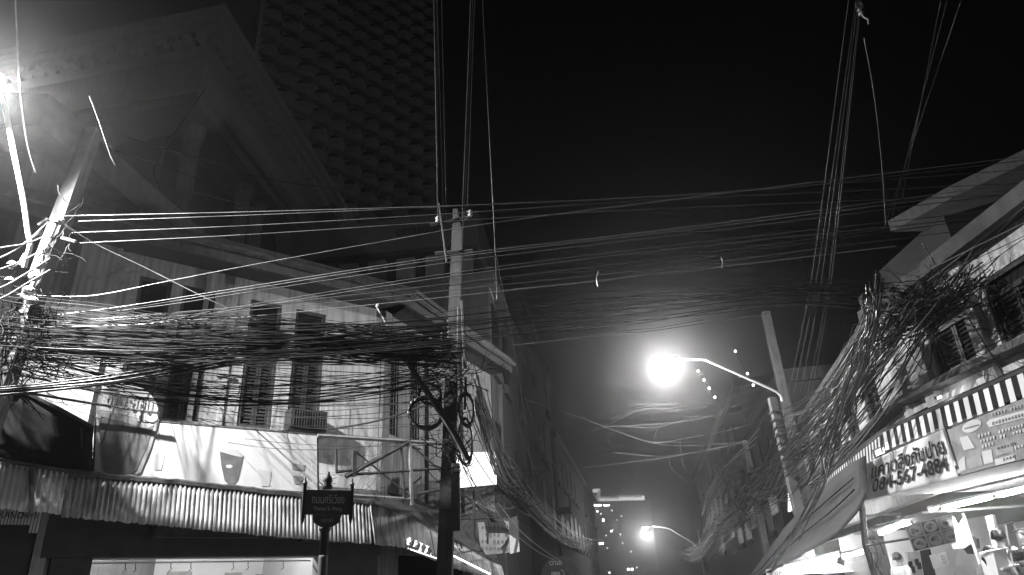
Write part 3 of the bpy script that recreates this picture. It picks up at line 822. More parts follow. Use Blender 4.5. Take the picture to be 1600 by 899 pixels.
# ------------------------------------------------------------------ far lit tower at the end of the street
ft = thing('far_lit_tower', atY(965, 900, 240), 'distant dark tower with a lit crown and scattered lit windows', 'tower')
Yf = 240
def fq(px0, py0, px1, py1, y=Yf): return [atY(px0, py0, y), atY(px1, py0, y), atY(px1, py1, y), atY(px0, py1, y)]
x0_, x1_ = atY(916, 800, Yf).x, atY(1018, 800, Yf).x
ztop = atY(960, 783, Yf).z
MB().box(V((x0_ + x1_) / 2, Yf + 12, ztop / 2), x1_ - x0_, 23.6, ztop).build('shaft', M_far_d, ft)
for q, g_ in (((937, 776, 967, 779), .25), ((937, 779, 967, 781.5), .9), ((968, 774, 1003, 777), .35), ((968, 777, 1003, 782), 1.1), ((1003, 775, 1007, 782), 1.2)):
    MB().prism(fq(*q), V(0, 3, 0)).build('lit_crown', glow('crown_glow_%d' % (g_ * 100), g_), ft)
MB().prism(fq(927, 764, 938, 768), V(0, 3, 0)).build('lit_crown', glow('crown_glow_90', .9), ft)
MB().prism(fq(934, 766, 938, 780), V(0, 3, 0)).build('lit_crown', glow('crown_glow_35', .35), ft)
for (px, py, wd, ht) in ((922, 787, 3, 10), (927, 788.5, 13, 2.5), (943, 788.5, 9, 2.5), (932, 798, 2.5, 2.5), (941, 811, 3.5, 4), (968, 834, 2, 2.5), (936, 848, 7, 3), (921, 854, 4, 3), (925, 857, 5, 2), (932, 871, 2.5, 2.5), (920, 820, 2, 4), (955, 797, 2, 2), (970, 806, 2, 2), (954, 829, 2.5, 2.5), (924, 832, 2, 2), (972, 848, 2, 2), (980, 888, 3.5, 3.5), (986, 888, 3.5, 3.5), (994, 886, 2, 2), (951, 894, 2.5, 2), (963, 812, 1.5, 1.5), (957, 827, 1.5, 1.5), (926, 866, 5, 1.5), (985, 861, 2, 2), (946, 836, 1.6, 1.6), (938, 802, 2, 2), (948, 856, 2, 1.6)):
    MB().prism(fq(px, py, px + wd, py + ht, Yf - 0.1), V(0, 0.05, 0)).build('lit_window', M_win if wd > 2.2 else glow('dim_window_glow', 3), ft)
for f in range(12):
    for b in range(9):
        px = 920 + b * 10.6; py = 793 + f * 9
        MB().prism(fq(px, py, px + 6, py + 4, Yf - 0.04), V(0, 0.03, 0)).build('window', M_tower_d, ft)

# dark blocks on the right of the street
block('street_house', 'dark block with stepped ledges behind the farther right poles', Plane((13.2, 40), 9, -1), 0, 40, 12, 9, M_far_d, 4, 10)
# ================================================================== RIGHT SIDE
rh = thing('right_shophouse', (10, 12, 0), 'old plaster shophouse above the striped valance and phone banner', 'building')
OV = 1.0                                              # the valance hangs this far in front
zsR = PR.sz(1500, 583)[1]
def rop(pl, x0, x1, yt, yb):
    xm = (yt + yb) / 2
    a0 = pl.sz(x0, xm)[0]; a1 = pl.sz(x1, xm)[0]
    return (min(a0, a1), max(a0, a1), pl.sz((x0 + x1) / 2, yb)[1], pl.sz((x0 + x1) / 2, yt)[1])
ZR = PR.sz(1560, 366)[1]
w1 = rop(PR, 1446, 1530, 468, 572)
w2 = rop(PR, 1542, 1640, 405, 540)
zb2 = (w1[2] + w2[2]) / 2; zt2 = min(ZR - 0.35, (w1[3] + w2[3]) / 2)
w1 = (w1[0], w1[1], zb2, zt2); w2 = (w2[0], w2[1], zb2, zt2)
sR0 = PR.sz(2050, 560)[0]; sR1 = (RC - PR.p).dot(PR.u)
sA, sB_ = min(sR0, sR1), max(sR0, sR1)
sA = max(sA, -9.0)
zsof = 2.62
wall_mesh(PR, sA, sB_, zsof + 0.02, ZR, [w1, w2], 0.28).build('wall', M_plaster, rh)
for q in (w1, w2): window(PR, *q, rh, leaves=2, mt=M_dark, fm=M_dark)
MB().plbox(PR, sA, sB_, zb2 - 0.2, zb2 - 0.095, 0.002, 0.3).build('ledge', M_frame, rh)
for px in (1432, 1535):
    a = PR.sz(px, 520)[0]
    MB().plbox(PR, a - 0.14, a + 0.14, zsof + 0.3, ZR - 0.02, 0.002, 0.12).build('pilaster', M_plaster, rh)
# second front
SQ = 13.0
wq = []
for x0, x1 in ((1398, 1424), (1348, 1374), (1312, 1330), (1285, 1298)):
    o_ = rop(PQ, x0, x1, 600, 640)
    wq.append((o_[0], o_[1], zb2, zt2 - 0.1))
wq = [q for q in sorted(wq) if q[1] - q[0] > 0.2 and q[0] > 0.3 and q[1] < SQ - 0.2]
wall_mesh(PQ, 0, SQ, zsof + 0.02, ZR, wq, 0.28).build('side_wall', M_plaster, rh)
for q in wq: window(PQ, *q, rh, leaves=2, mt=M_dark, fm=M_dark)
MB().plbox(PQ, 0.02, SQ, zb2 - 0.2, zb2 - 0.095, 0.002, 0.25).build('ledge', M_frame, rh)
for i in range(5):
    MB().plbox(PQ, 0.05 + i * 2.6, 0.3 + i * 2.6, zsof + 0.3, ZR - 0.02, 0.002, 0.1).build('pilaster', M_plaster, rh)
MB().plbox(PR, sA, sB_ + 0.3, ZR, ZR + 0.14, -3, 0.35).build('eave', M_roof, rh)
MB().plbox(PQ, 0.1, SQ, ZR + 0.003, ZR + 0.137, -3, 0.3).build('eave', M_roof, rh)
MB().plbox(PR, sA, sB_ + 0.3, ZR - 0.05, ZR + 0.2, 0.352, 0.4).build('fascia', M_roof, rh)
# pale soffit of the flat roof set back above
so = [atZ(x, y, 9.2) for x, y in ((1392, 362), (1445, 333), (1490, 308), (1600, 256), (1700, 205))]
so += [V(17, 6, 9.2), V(17, 16, 9.2)]
MB().prism(so, ZUP * 0.3).build('roof_slab', mat('grey_soffit', 0.10, 0.85, 0.25, 1.5, streak=0.3), rh)
MB().prism([V(10.6, 14.7, ZR + 0.15), V(12.2, 14.1, ZR + 0.15), V(17, 12.4, ZR + 0.15), V(17, 18, ZR + 0.15), V(10.6, 18, ZR + 0.15)], ZUP * (9.15 - ZR)).build('upper_storey', M_far_d, rh)
# shop soffits and room shell
MB().plbox(PR, sA, sB_, zsof - 0.04, zsof, -4.0, 0.98).build('canvas_soffit', M_canvas, rh)
MB().plbox(PQ, 0.2, SQ, zsof - 0.35, zsof - 0.31, -4.0, 0.3).build('canvas_soffit', M_canvas, rh)
MB().plbox(PR, sA, sB_ + 4, 0.02, zsof - 0.05, -4.2, -4.0).build('shop_back_wall', M_interior, rh)
MB().plbox(PQ, 1.0, SQ, 0.02, zsof - 0.36, -4.0, -3.8).build('shop_back_wall', M_interior, rh)
MB().plbox(PQ, 5.0, 5.15, 0.02, zsof - 0.36, -3.8, -0.2).build('party_wall', M_interior, rh)
MB().plbox(PQ, 9.0, 9.15, 0.02, zsof - 0.36, -3.8, -0.2).build('party_wall', M_tile, rh)

# ------------------------------------------------------------------ striped valance: each stripe a strip of cloth
va = thing('striped_valance', PR.hit(1480, 660, OV), 'black and white striped cloth valance along the right shop awning', 'valance')
za_t = PR.hit(1480, 632, OV).z; za_b = PR.hit(1480, 664, OV).z
k = 0
a_ = PR.sz(1760, 560, OV)[0]; a_end = PR.sz(1376, 690, OV)[0]
lo_, hi_ = min(a_, a_end), max(a_, a_end)
st = 0.115
n_ = int((hi_ - lo_) / st)
for i in range(n_):
    s0 = lo_ + i * st
    d = 0.0
    b = [PR.pt(s0 + 0.002, za_b - 0.03 * (i % 2) , OV + d), PR.pt(s0 + st - 0.002, za_b - 0.03 * (i % 2), OV + d), PR.pt(s0 + st - 0.002, za_b, OV + d - 0.012), PR.pt(s0 + 0.002, za_b, OV + d - 0.012)]
    t_ = [PR.pt(s0 + 0.002, za_t, OV - 0.03), PR.pt(s0 + st - 0.002, za_t, OV - 0.03), PR.pt(s0 + st - 0.002, za_t, OV - 0.045), PR.pt(s0 + 0.002, za_t, OV - 0.045)]
    MB().hexa(b, t_).build('stripe', M_vinyl if i % 2 else M_ink, va)
VK = PR.pt(hi_, 0, OV); PV = Plane((VK.x, VK.y), 12, -1)
for i in range(47):
    s0 = i * 0.115
    b = [PV.pt(s0, za_b - 0.05, 0.02), PV.pt(s0 + 0.113, za_b - 0.05, 0.02), PV.pt(s0 + 0.113, za_b - 0.05, 0.005), PV.pt(s0, za_b - 0.05, 0.005)]
    t_ = [p + ZUP * (za_t - za_b + 0.02) - PV.n * 0.05 for p in b]
    MB().hexa(b, t_).build('stripe', M_vinyl if i % 2 else M_ink, va)
MB().tube([PR.pt(lo_, za_t + 0.03, OV - 0.04), PR.pt(hi_, za_t + 0.03, OV - 0.04), PV.pt(5.4, za_t + 0.03, -0.05)], 0.03, 5).build('front_bar', M_bar, va)
# sloping canvas from the wall out to the valance
MB().prism([PR.pt(lo_, za_t + 0.02, OV - 0.06), PR.pt(hi_, za_t + 0.02, OV - 0.06), PR.pt(hi_, za_t + 0.4, 0.005), PR.pt(lo_, za_t + 0.4, 0.005)], ZUP * 0.015).build('canvas_top', M_canvas_d, va)
MB().prism([PV.pt(0, za_t + 0.02, -0.06), PV.pt(5.4, za_t + 0.02, -0.06), PV.pt(5.4, za_t + 0.4, -0.95), PV.pt(0, za_t + 0.4, -0.95)], ZUP * 0.015).build('canvas_top', M_canvas_d, va)

# ------------------------------------------------------------------ phone number banner
bn_ = thing('phone_banner', PR.hit(1425, 770, OV + 0.05), 'wrinkled pale cloth banner painted 084-567-4884 below the striped valance', 'banner')
def bil(c, u_, v_):
    (tl, tr, br, bl_) = c
    return (tl[0] * (1 - u_) * (1 - v_) + tr[0] * u_ * (1 - v_) + br[0] * u_ * v_ + bl_[0] * (1 - u_) * v_,
            tl[1] * (1 - u_) * (1 - v_) + tr[1] * u_ * (1 - v_) + br[1] * u_ * v_ + bl_[1] * (1 - u_) * v_)
bc = ((1361, 720), (1473, 671), (1497, 745), (1352, 783))
def banner_pt(u_, v_, lift=0.0):
    px, py = bil(bc, u_, v_)
    wr = 0.02 * math.sin(9 * (u_ + v_ * 1.3)) * (1 - v_) + 0.007 * math.sin(17 * u_ - 12 * v_) + 0.018 * math.sin(5 * u_ - 9 * v_)
    return PR.hit(px, py, OV + 0.06 + wr + lift)
vs = [banner_pt(i / 28, k_ / 16) for i in range(29) for k_ in range(17)]
mb = MB().add(vs, [(i * 17 + k_, (i + 1) * 17 + k_, (i + 1) * 17 + k_ + 1, i * 17 + k_ + 1) for i in range(28) for k_ in range(16)])
o = mb.build('cloth', M_vinyl if False else mat('banner_cloth', 0.72, 0.75, 0.1, 2.5, bump=0.3, dirt=0.15), bn_, smooth=True); o.modifiers.new('thickness', 'SOLIDIFY').thickness = 0.004
def banner_text(s, u0, u1, v0, v1, name):
    vs2, fs = text_mesh(s, 1.0, 0.022)
    bm = bmesh.new()
    bv = [bm.verts.new(v) for v in vs2]
    for f in fs:
        try: bm.faces.new([bv[i] for i in f])
        except ValueError: pass
    bmesh.ops.subdivide_edges(bm, edges=[e_ for e_ in bm.edges if e_.calc_length() > 0.12], cuts=2, use_grid_fill=False)
    bmesh.ops.triangulate(bm, faces=bm.faces[:])
    bm.verts.ensure_lookup_table()
    for i, v in enumerate(bm.verts): v.index = i
    X0 = min(v.co.x for v in bm.verts); X1 = max(v.co.x for v in bm.verts); Y0 = min(v.co.y for v in bm.verts); Y1 = max(v.co.y for v in bm.verts)
    pts = [banner_pt(u0 + (u1 - u0) * (v.co.x - X0) / (X1 - X0), v1 - (v1 - v0) * (v.co.y - Y0) / (Y1 - Y0), 0.035) for v in bm.verts]
    MB().add(pts, [tuple(v.index for v in f.verts) for f in bm.faces]).build(name, M_ink, bn_, fixn=False)
    bm.free()
banner_text('084-567-4884', 0.06, 0.93, 0.50, 0.84, 'lettering')
banner_text('แคาตลิงกับปาย', 0.03, 0.95, 0.10, 0.48, 'lettering')

# ------------------------------------------------------------------ printed menu banner
mbn = thing('menu_banner', PR.hit(1550, 735, OV + 0.03), 'grey printed menu banner with an oval logo beside the phone banner', 'banner')
slab('sheet', PR, [(1480, 672), (1640, 606), (1640, 706), (1502, 742)], OV + 0.03, 0.01, mat('menu_grey', 0.26, 0.6, 0.25, 6), mbn)
ov = [(1518 + 15 * math.cos(t), 666 - 4.5 * math.cos(t) + 9.5 * math.sin(t)) for t in [i * math.pi / 9 for i in range(18)]]
flat('oval_logo', PR, ov, OV + 0.04, M_print3, mbn)
flat('logo_band', PR, [(1507, 669), (1530, 663), (1530, 665), (1507, 671)], OV + 0.046, M_print, mbn)
flat('title_strip', PR, [(1541, 661), (1546, 656), (1640, 630), (1640, 642), (1546, 668)], OV + 0.04, M_print3, mbn)
flat('picture', PR, [(1510, 718), (1532, 711), (1536, 727), (1513, 734)], OV + 0.04, M_print2, mbn)
flat('picture', PR, [(1534, 706), (1549, 702), (1552, 722), (1538, 726)], OV + 0.04, M_print3, mbn)
flat('picture', PR, [(1499, 684), (1512, 681), (1523, 700), (1506, 704)], OV + 0.04, M_print3, mbn)
flat('picture', PR, [(1497, 722), (1507, 712), (1509, 734), (1499, 738)], OV + 0.04, M_print3, mbn)
flat('price_strip', PR, [(1554, 718), (1585, 710), (1586, 720), (1556, 728)], OV + 0.04, M_print3, mbn)
flat('price_strip', PR, [(1553, 698), (1582, 690), (1584, 706), (1556, 713)], OV + 0.04, M_print2, mbn)
for r_, (bx, by, n_g, mt_) in enumerate(((1550, 662, 12, M_print), (1528, 682, 5, M_print3), (1531, 690, 5, M_print3), (1534, 698, 4, M_print3), (1560, 675, 10, M_print3), (1562, 683, 9, M_print3), (1558, 701, 6, M_print), (1562, 720, 5, M_print), (1548, 648, 10, M_print2), (1585, 700, 4, M_print3))):
    for k_ in range(n_g):
        x0 = bx + k_ * 5; y0 = by - k_ * 1.45
        if rnd.random() < 0.9:
            h = rnd.uniform(3.2, 5.5)
            flat('glyph', PR, [(x0, y0 - h / 2), (x0 + 2.6, y0 - h / 2 - .7), (x0 + 3, y0 + h / 2 - .7), (x0 + .4, y0 + h / 2)], OV + 0.05, mt_, mbn)

# ------------------------------------------------------------------ dark tarpaulins along the second front
tp = thing('slung_tarpaulin', PQ.pt(5, 2.4, 1.8), 'large dark grey tarpaulin slung down over the food stalls', 'tarpaulin')
L_ = [((1352, 712), 12.6), ((1330, 726), 13.6), ((1300, 748), 15), ((1262, 785), 17), ((1225, 825), 19), ((1180, 888), 22), ((1168, 905), 23)]
Q_ = [((1353, 775), 12.0), ((1338, 800), 12.4), ((1310, 835), 13.2), ((1285, 852), 14.0), ((1265, 858), 15.5), ((1215, 886), 18), ((1180, 905), 20)]
vs = []
for (p_, y_), (q_, y2) in zip(L_, Q_):
    a = atY(*p_, y_); b = atY(*q_, y2)
    for k_ in range(8):
        g = k_ / 7; vs.append(a.lerp(b, g) + ZUP * (-0.10 * math.sin(g * math.pi) + 0.03 * math.sin(k_ * 2.4 + y_)))
mb = MB().add(vs, [(i * 8 + k_, (i + 1) * 8 + k_, (i + 1) * 8 + k_ + 1, i * 8 + k_ + 1) for i in range(len(L_) - 1) for k_ in range(7)])
o = mb.build('cloth', mat('tarp_grey', 0.02, 0.8, 0.25, 2.5, bump=0.5, bscale=5), tp, smooth=True); o.modifiers.new('thickness', 'SOLIDIFY').thickness = 0.008
for f_ in (0.35, 0.75):
    P = []
    for (p_, y_), (q_, y2) in zip(L_[1:], Q_[1:]):
        P.append(atY(*p_, y_).lerp(atY(*q_, y2), f_ * 0.6 + 0.1) + V(-0.05, -0.12, -0.02))
    MB().tube(spline(P, 3), 0.015, 5).build('folded_edge', M_canvas_d, tp)

# ------------------------------------------------------------------ lights and contents of the food shops
GT = 'tubes over the food stalls'
def tubeR(p, q, y0, y1, lab, **kw): return tube_light(atY(*p, y0), atY(*q, y1), lab, group=GT, **kw)
tube_light(atX(1475, 795, 7.62), atX(1552, 777, 7.62), 'long bright tube under the canvas next to the menu board', 0.024, strength=230)
tube_light(atX(1560, 775, 7.62), atX(1640, 757, 7.62), 'bright tube under the canvas at the photo right edge', 0.024, strength=230)
tube_light(atX(1455, 799.5, 7.62), atX(1467, 797, 7.62), 'short bright lamp just above the plates menu board', 0.024, strength=230)
tube_light(atY(1375, 834, 15.2), atY(1398, 826, 15.0), 'bright tube behind the dark post, above the person in white', 0.03, strength=230)
tube_light(atY(1397, 824, 14.6), atY(1422, 817, 14.4), 'bright tube touching the plates menu board from behind', 0.03, strength=230)
tube_light(atY(1318, 871, 17.0), atY(1349, 863, 16.6), 'tube over the striped shutter right of the white parasol', 0.03, strength=240)
tube_light(atY(1228, 888, 19.0), atY(1310, 868, 18.2), 'long tube under the tarpaulin over the white parasol', 0.035, strength=240)
tube_light(atY(1282, 882, 18.4), atY(1306, 876, 18.2), 'short tube below the long one near the parasol', 0.03, strength=240)
# menu board of plates
pb = thing('plates_menu_board', atY(1455, 860, 13), 'hanging menu board with six photos of food plates', 'menu board')
bq = ((1414, 823), (1487, 803), (1498, 846), (1429, 862))
BQ = [atY(*bq[i], 13.45 if i in (0, 3) else 12.55) for i in range(4)]
BQ[2] = BQ[1] + BQ[3] - BQ[0]
def bp(u_, v_, lift=0.0): return BQ[0].lerp(BQ[1], u_).lerp(BQ[3].lerp(BQ[2], u_), v_) - V(0, lift, 0)
MB().prism([bp(0, 0), bp(1, 0), bp(1, 1), bp(0, 1)], V(0, 0.02, 0)).build('board', M_print3, pb)
for i in range(3):
    for j in range(2):
        u0, u1, v0, v1 = i / 3 + 0.015, (i + 1) / 3 - 0.015, j / 2 + 0.02, (j + 1) / 2 - 0.02
        MB().prism([bp(u0, v0, .004), bp(u1, v0, .004), bp(u1, v1, .004), bp(u0, v1, .004)], V(0, 0.003, 0)).build('photo', [M_print2, M_print, M_print2][(i + j) % 3], pb)
        um, vm = (u0 + u1) / 2, (v0 + v1) / 2
        MB().prism([bp(um + 0.135 * math.cos(t), vm + 0.21 * math.sin(t), .009) for t in [k_ * math.pi / 9 for k_ in range(18)]], V(0, 0.004, 0)).build('plate', M_print3, pb)
        for k_ in range(5):
            uu = um + rnd.uniform(-.07, .07); vv = vm + rnd.uniform(-.1, .1); rr = rnd.uniform(.025, .05)
            MB().prism([bp(uu + rr * math.cos(t), vv + rr * 1.5 * math.sin(t), .014) for t in [a * math.pi / 3 for a in range(6)]], V(0, 0.004, 0)).build('food', M_print if k_ % 2 else M_print2, pb)
# notices below it
for i, (pix, lab) in enumerate((([(1452, 868), (1462, 866), (1470, 886), (1459, 889)], 'pale paper notice hanging under the plates menu board'), ([(1464, 867), (1477, 863), (1484, 882), (1472, 886)], 'white paper notice with lines of writing beside the pale notice'))):
    t = thing('paper_notice', atY(*pix[2], 13.3), lab, 'notice')
    MB().prism([atY(*p, 13.3) for p in pix], V(0, 0.006, 0)).build('paper', M_vinyl if i else M_print3, t)
    if i:
        for k_ in range(5):
            y0 = 868 + k_ * 3.2; MB().prism([atY(x_, y_, 13.29) for x_, y_ in ((1469 + k_, y0), (1476 + k_, y0 - 1.4), (1476.3 + k_, y0), (1469.4 + k_, y0 + 1.2))], V(0, 0.003, 0)).build('written_line', M_print2, t)
# posts and counters
t = MB().tube([atY(1504, 802, 12.2), atY(1541, 912, 12.2)], 0.022, 8).build('thin_pole', M_white); tag(t, 'thin white pole leaning beside the plates menu board', 'pole')
t = thing('dark_post', atY(1376, 910, 13.2), 'dark cluttered steel post below the phone banner', 'post')
MB().tube([atY(1346, 780, 13.0), atY(1352, 850, 13.1), atY(1372, 915, 13.2)], 0.06, 6).build('pole', M_bar, t)
MB().tube([atY(1352, 806, 13.0), atY(1408, 803, 13.4)], 0.02, 4).build('arm', M_bar, t)
MB().tube([atY(1352, 853, 13.0), atY(1420, 842, 13.4)], 0.02, 4).build('arm', M_bar, t)
MB().tube([atY(1355, 828, 13.0), atY(1398, 815, 13.4)], 0.015, 4).build('arm', M_bar, t)
pts = [atY(x_, y_, 13.05) for x_, y_ in ((1362, 863), (1377, 862), (1379, 888), (1366, 888))]
MB().prism(pts, V(0, 0.2, 0)).build('meter_box', M_bar, t)
for k_ in range(6):
    p = atY(1346 + k_ * 4, 785 + k_ * 18, 12.9)
    MB().tube(spline([p, p + V(rnd.uniform(-.2, .2), -.05, -.25), p + V(rnd.uniform(-.1, .3), 0, -.5)], 4), 0.008, 4).build('loose_wire', M_cable, t)
def boxthing(name, label, cat, pix, y, dep, mt):
    t = thing(name, atY(*pix[2], y), label, cat)
    MB().prism([atY(*p, y) for p in pix], V(0.1, dep, 0)).build('body', mt, t)
    return t
t = boxthing('stall_cabinet', 'white stall cabinet in front of the person with dark hair', 'cabinet', [(1551, 861), (1572, 856), (1582, 915), (1565, 915)], 10.6, 0.5, M_white)
MB().prism([atY(x_, y_, 10.55) for x_, y_ in ((1566, 888), (1596, 881), (1596, 884), (1567, 891))], V(0.05, 0.5, 0)).build('shelf', M_white, t)
t = boxthing('upright_panel', 'white upright shop panel behind the stall cabinet', 'panel', [(1539, 807), (1550, 804), (1563, 862), (1553, 866)], 12.6, 0.08, M_white)
t = boxthing('hanging_bag', 'white plastic bag hanging from the thin pole', 'bag', [(1488, 807), (1496, 822), (1506, 806), (1516, 850), (1507, 857), (1489, 858), (1486, 850), (1494, 848)], 12.5, 0.12, M_vinyl)
t = boxthing('hanging_bag', 'black bag hanging under the white plastic bag', 'bag', [(1505, 858), (1516, 852), (1518, 866), (1512, 866)], 12.55, 0.1, M_ink)
t = boxthing('hanging_bag', 'dark bag hooked on the grey tiled wall', 'bag', [(1519, 838), (1526, 842), (1528, 858), (1522, 856)], 12.7, 0.1, M_trouser)
t = boxthing('tiled_partition', 'grey tiled partition behind the thin white pole', 'partition', [(1504, 812), (1540, 806), (1556, 915), (1488, 915)], 13.4, 0.1, M_tile)
gc = thing('glass_case', atY(1590, 890, 10.4), 'small glass food case at the photo right edge', 'display case')
for (x0, y0, x1, y1) in ((1583, 816, 1596, 852), (1571, 820, 1583, 884), (1571, 820, 1583, 816), (1596, 852, 1606, 850), (1578, 832, 1606, 824)):
    MB().tube([atY(x0, y0, 10.3), atY(x1, y1, 10.3)], 0.014, 4).build('frame_bar', M_steel, gc)
for k_ in range(7):
    p = atY(1580 + k_ * 5, 868 - k_, 10.5)
    MB().lathe(p - ZUP * 0.09, [(0.025, 0), (0.05, 0.05), (0.045, 0.11), (0.02, 0.15)], 8).build('food_item', M_print, gc)
t = boxthing('shelf_clutter', 'dark framed shop shelf beyond the person in white', 'shelf', [(1417, 863), (1437, 862), (1444, 915), (1425, 915)], 16.6, 0.3, M_print2)
for (x0, y0) in ((1420, 878), (1430, 874), (1424, 886), (1434, 880)):
    MB().prism([atY(x0, y0, 16.55), atY(x0 + 5, y0 - 1, 16.55), atY(x0 + 7, y0 + 9, 16.55), atY(x0 + 2, y0 + 10, 16.55)], V(0, 0.05, 0)).build('item', M_ink, t)
t = boxthing('dark_door', 'black door frame between the shelf and the paper notices', 'door', [(1437, 861), (1450, 858), (1462, 915), (1446, 915)], 14.6, 0.1, M_ink)
t = boxthing('wall_poster', 'pale framed poster on the stall wall above the striped shutter', 'poster', [(1310, 842), (1350, 828), (1348, 855), (1314, 862)], 18.5, 0.03, M_print3)
t = thing('roller_shutter', atY(1340, 905, 19), 'grey ribbed roller shutter behind the dark post', 'shutter')
for k_ in range(12):
    y0 = 868 + k_ * 4.2
    MB().prism([atY(x_, y_, 18.8) for x_, y_ in ((1320, y0 + 6), (1356, y0 - 3), (1357, y0 + .2), (1320.6, y0 + 9.2))], V(0, 0.03, 0)).build('slat', M_tile, t)
# parasol
pa = thing('parasol', atY(1262, 915, 19.5), 'white parasol top over the stalls under the tarpaulin', 'parasol')
c = atY(1262, 868, 19.5)
MB().lathe(c - ZUP * 0.45, [(1.1, 0), (0.95, 0.1), (0.5, 0.32), (0.05, 0.46)], 8).build('canopy', M_vinyl, pa)
MB().tube([c - ZUP * 2.4, c - ZUP * 0.1], 0.025, 6).build('pole', M_white, pa)
sb = boxthing('stall_sign', 'small white stall sign with faint letters below the tarpaulin end', 'sign', [(1196, 890), (1240, 884), (1242, 915), (1200, 915)], 19.0, 0.06, M_vinyl)
lettering('lettering', 'เกาเหลา', atY(1216, 897, 18.9), V(1, -0.1, 0.18).normalized(), ZUP, 0.55, 0.16, M_print2, sb, V(0, -0.02, 0))
# small bright lamp over the banner, and one on the wall
for (px, py, y, lab, r_) in ((1375, 706, 12.4, 'small bright floodlight at the top corner of the phone banner', .07), (1468, 621, 11.5, 'small bright lamp on the wall above the striped valance', .03)):
    t = thing('small_floodlight', atY(px, py, y), lab, 'lamp')
    p = atY(px, py, y)
    MB().box(p, r_ * 2.2, 0.03, r_ * 1.3, V(.95, -.1, .3).normalized(), V(.1, 1, 0).normalized()).build('lit_glass', M_small_light, t)
    MB().box(p + V(0, .07, .02), r_ * 2.5, 0.06, r_ * 1.7, V(.95, -.1, .3).normalized(), V(.1, 1, 0).normalized()).build('housing', M_bar, t)
    ld = bpy.data.lights.new('floodlight_lamp', 'POINT'); ld.energy = 14 if r_ > .05 else 4; ld.shadow_soft_size = .03
    lo2 = bpy.data.objects.new('floodlight_lamp', ld); lo2.location = p + V(0, -.25, -.05); col.objects.link(lo2)

# far shops and lit signs along the right side, under the wires
for i, (pix, y, lab) in enumerate((([(1165, 800), (1176, 790), (1183, 822), (1170, 830)], 33, 'pale narrow upright sign in the wires beside the far right houses'), ([(1200, 778), (1210, 770), (1216, 800), (1206, 806)], 27, 'pale upright sign under the nearer wires by the right houses'), ([(1231, 770), (1237, 768), (1243, 792), (1231, 800)], 23, 'bright lit panel above the tarpaulin'), ([(1140, 845), (1149, 838), (1152, 862), (1144, 866)], 42, 'farthest pale sign low in the right wires'))):
    t = boxthing('hanging_sign', lab, 'sign', pix, y, 0.12, M_vinyl if i != 2 else glow('panel_glow', 1.6))
block('street_house', 'plaster house front under the wires past the right shophouse', Plane((PQ.pt(SQ, 0).x + .2, PQ.pt(SQ, 0).y + .2), 9, -1), 0, 12, 8.2, 8, M_far, 3, 5)
# ================================================================== POLES, LAMPS, STREET SIGN
def lamp_head(t, tip, direction, power, rad, size=1.0, lobes=()):
    """cobra-head lantern hanging at the tip of an arm, with its lamp"""
    d = Vector((direction[0], direction[1], 0)).normalized(); s = d.cross(ZUP)
    tip = Vector(tip); mb = MB(); n = 8; prof = []
    for i in range(n + 1):
        f = i / n
        wd = 0.05 + 0.13 * math.sin(min(1, f * 1.25) * math.pi * 0.5) * (1 if f < 0.85 else (1.0 - (f - 0.85) * 2.2))
        ht = 0.05 + 0.09 * math.sin(f * math.pi * 0.85 + 0.25)
        c = tip + d * (f * 0.62 * size) + ZUP * 0.03
        prof.append([c + (s * math.cos(a) * wd + ZUP * max(0.0, math.sin(a)) * ht) * size for a in [k_ * math.pi / 5 for k_ in range(10)]])
    vs = [p for r_ in prof for p in r_]
    mb.add(vs, [(i * 10 + j, i * 10 + (j + 1) % 10, (i + 1) * 10 + (j + 1) % 10, (i + 1) * 10 + j) for i in range(n) for j in range(10)] + [tuple(range(10)), tuple(n * 10 + j for j in range(10))])
    hd = mb.build('lantern', M_lamp, t)
    c = tip + d * 0.38 * size + ZUP * 0.02
    mb = MB(); prof = [(0.145, 0.0), (0.14, -0.05), (0.11, -0.10), (0.06, -0.13), (0.0, -0.14)]
    vs = []
    for r_, z in prof:
        vs += [c + (d * math.cos(a) * r_ * 1.25 + s * math.sin(a) * r_ + ZUP * z) * size for a in [k_ * math.pi / 8 for k_ in range(16)]]
    mb.add(vs, [(i * 16 + j, i * 16 + (j + 1) % 16, (i + 1) * 16 + (j + 1) % 16, (i + 1) * 16 + j) for i in range(4) for j in range(16)])
    mb.build('lens', M_lens, hd, smooth=True)
    ld = bpy.data.lights.new('street_lamp_light', 'POINT'); ld.energy = power; ld.shadow_soft_size = rad
    lo_ = bpy.data.objects.new('street_lamp_light', ld)
    lo_.location = c - ZUP * (0.16 + rad) * size
    col.objects.link(lo_)
    for pw, aim, size_ in lobes:                    # spots added at the lantern to brighten the front and right wall
        l2_ = bpy.data.lights.new('street_lamp_reflector', 'SPOT'); l2_.energy = pw; l2_.shadow_soft_size = 0.11
        l2_.spot_size = R(size_); l2_.spot_blend = 1.0
        o2 = bpy.data.objects.new('street_lamp_reflector', l2_); o2.location = lo_.location
        o2.rotation_euler = (o2.location - aim).to_track_quat('Z', 'Y').to_euler()
        col.objects.link(o2)
    return c
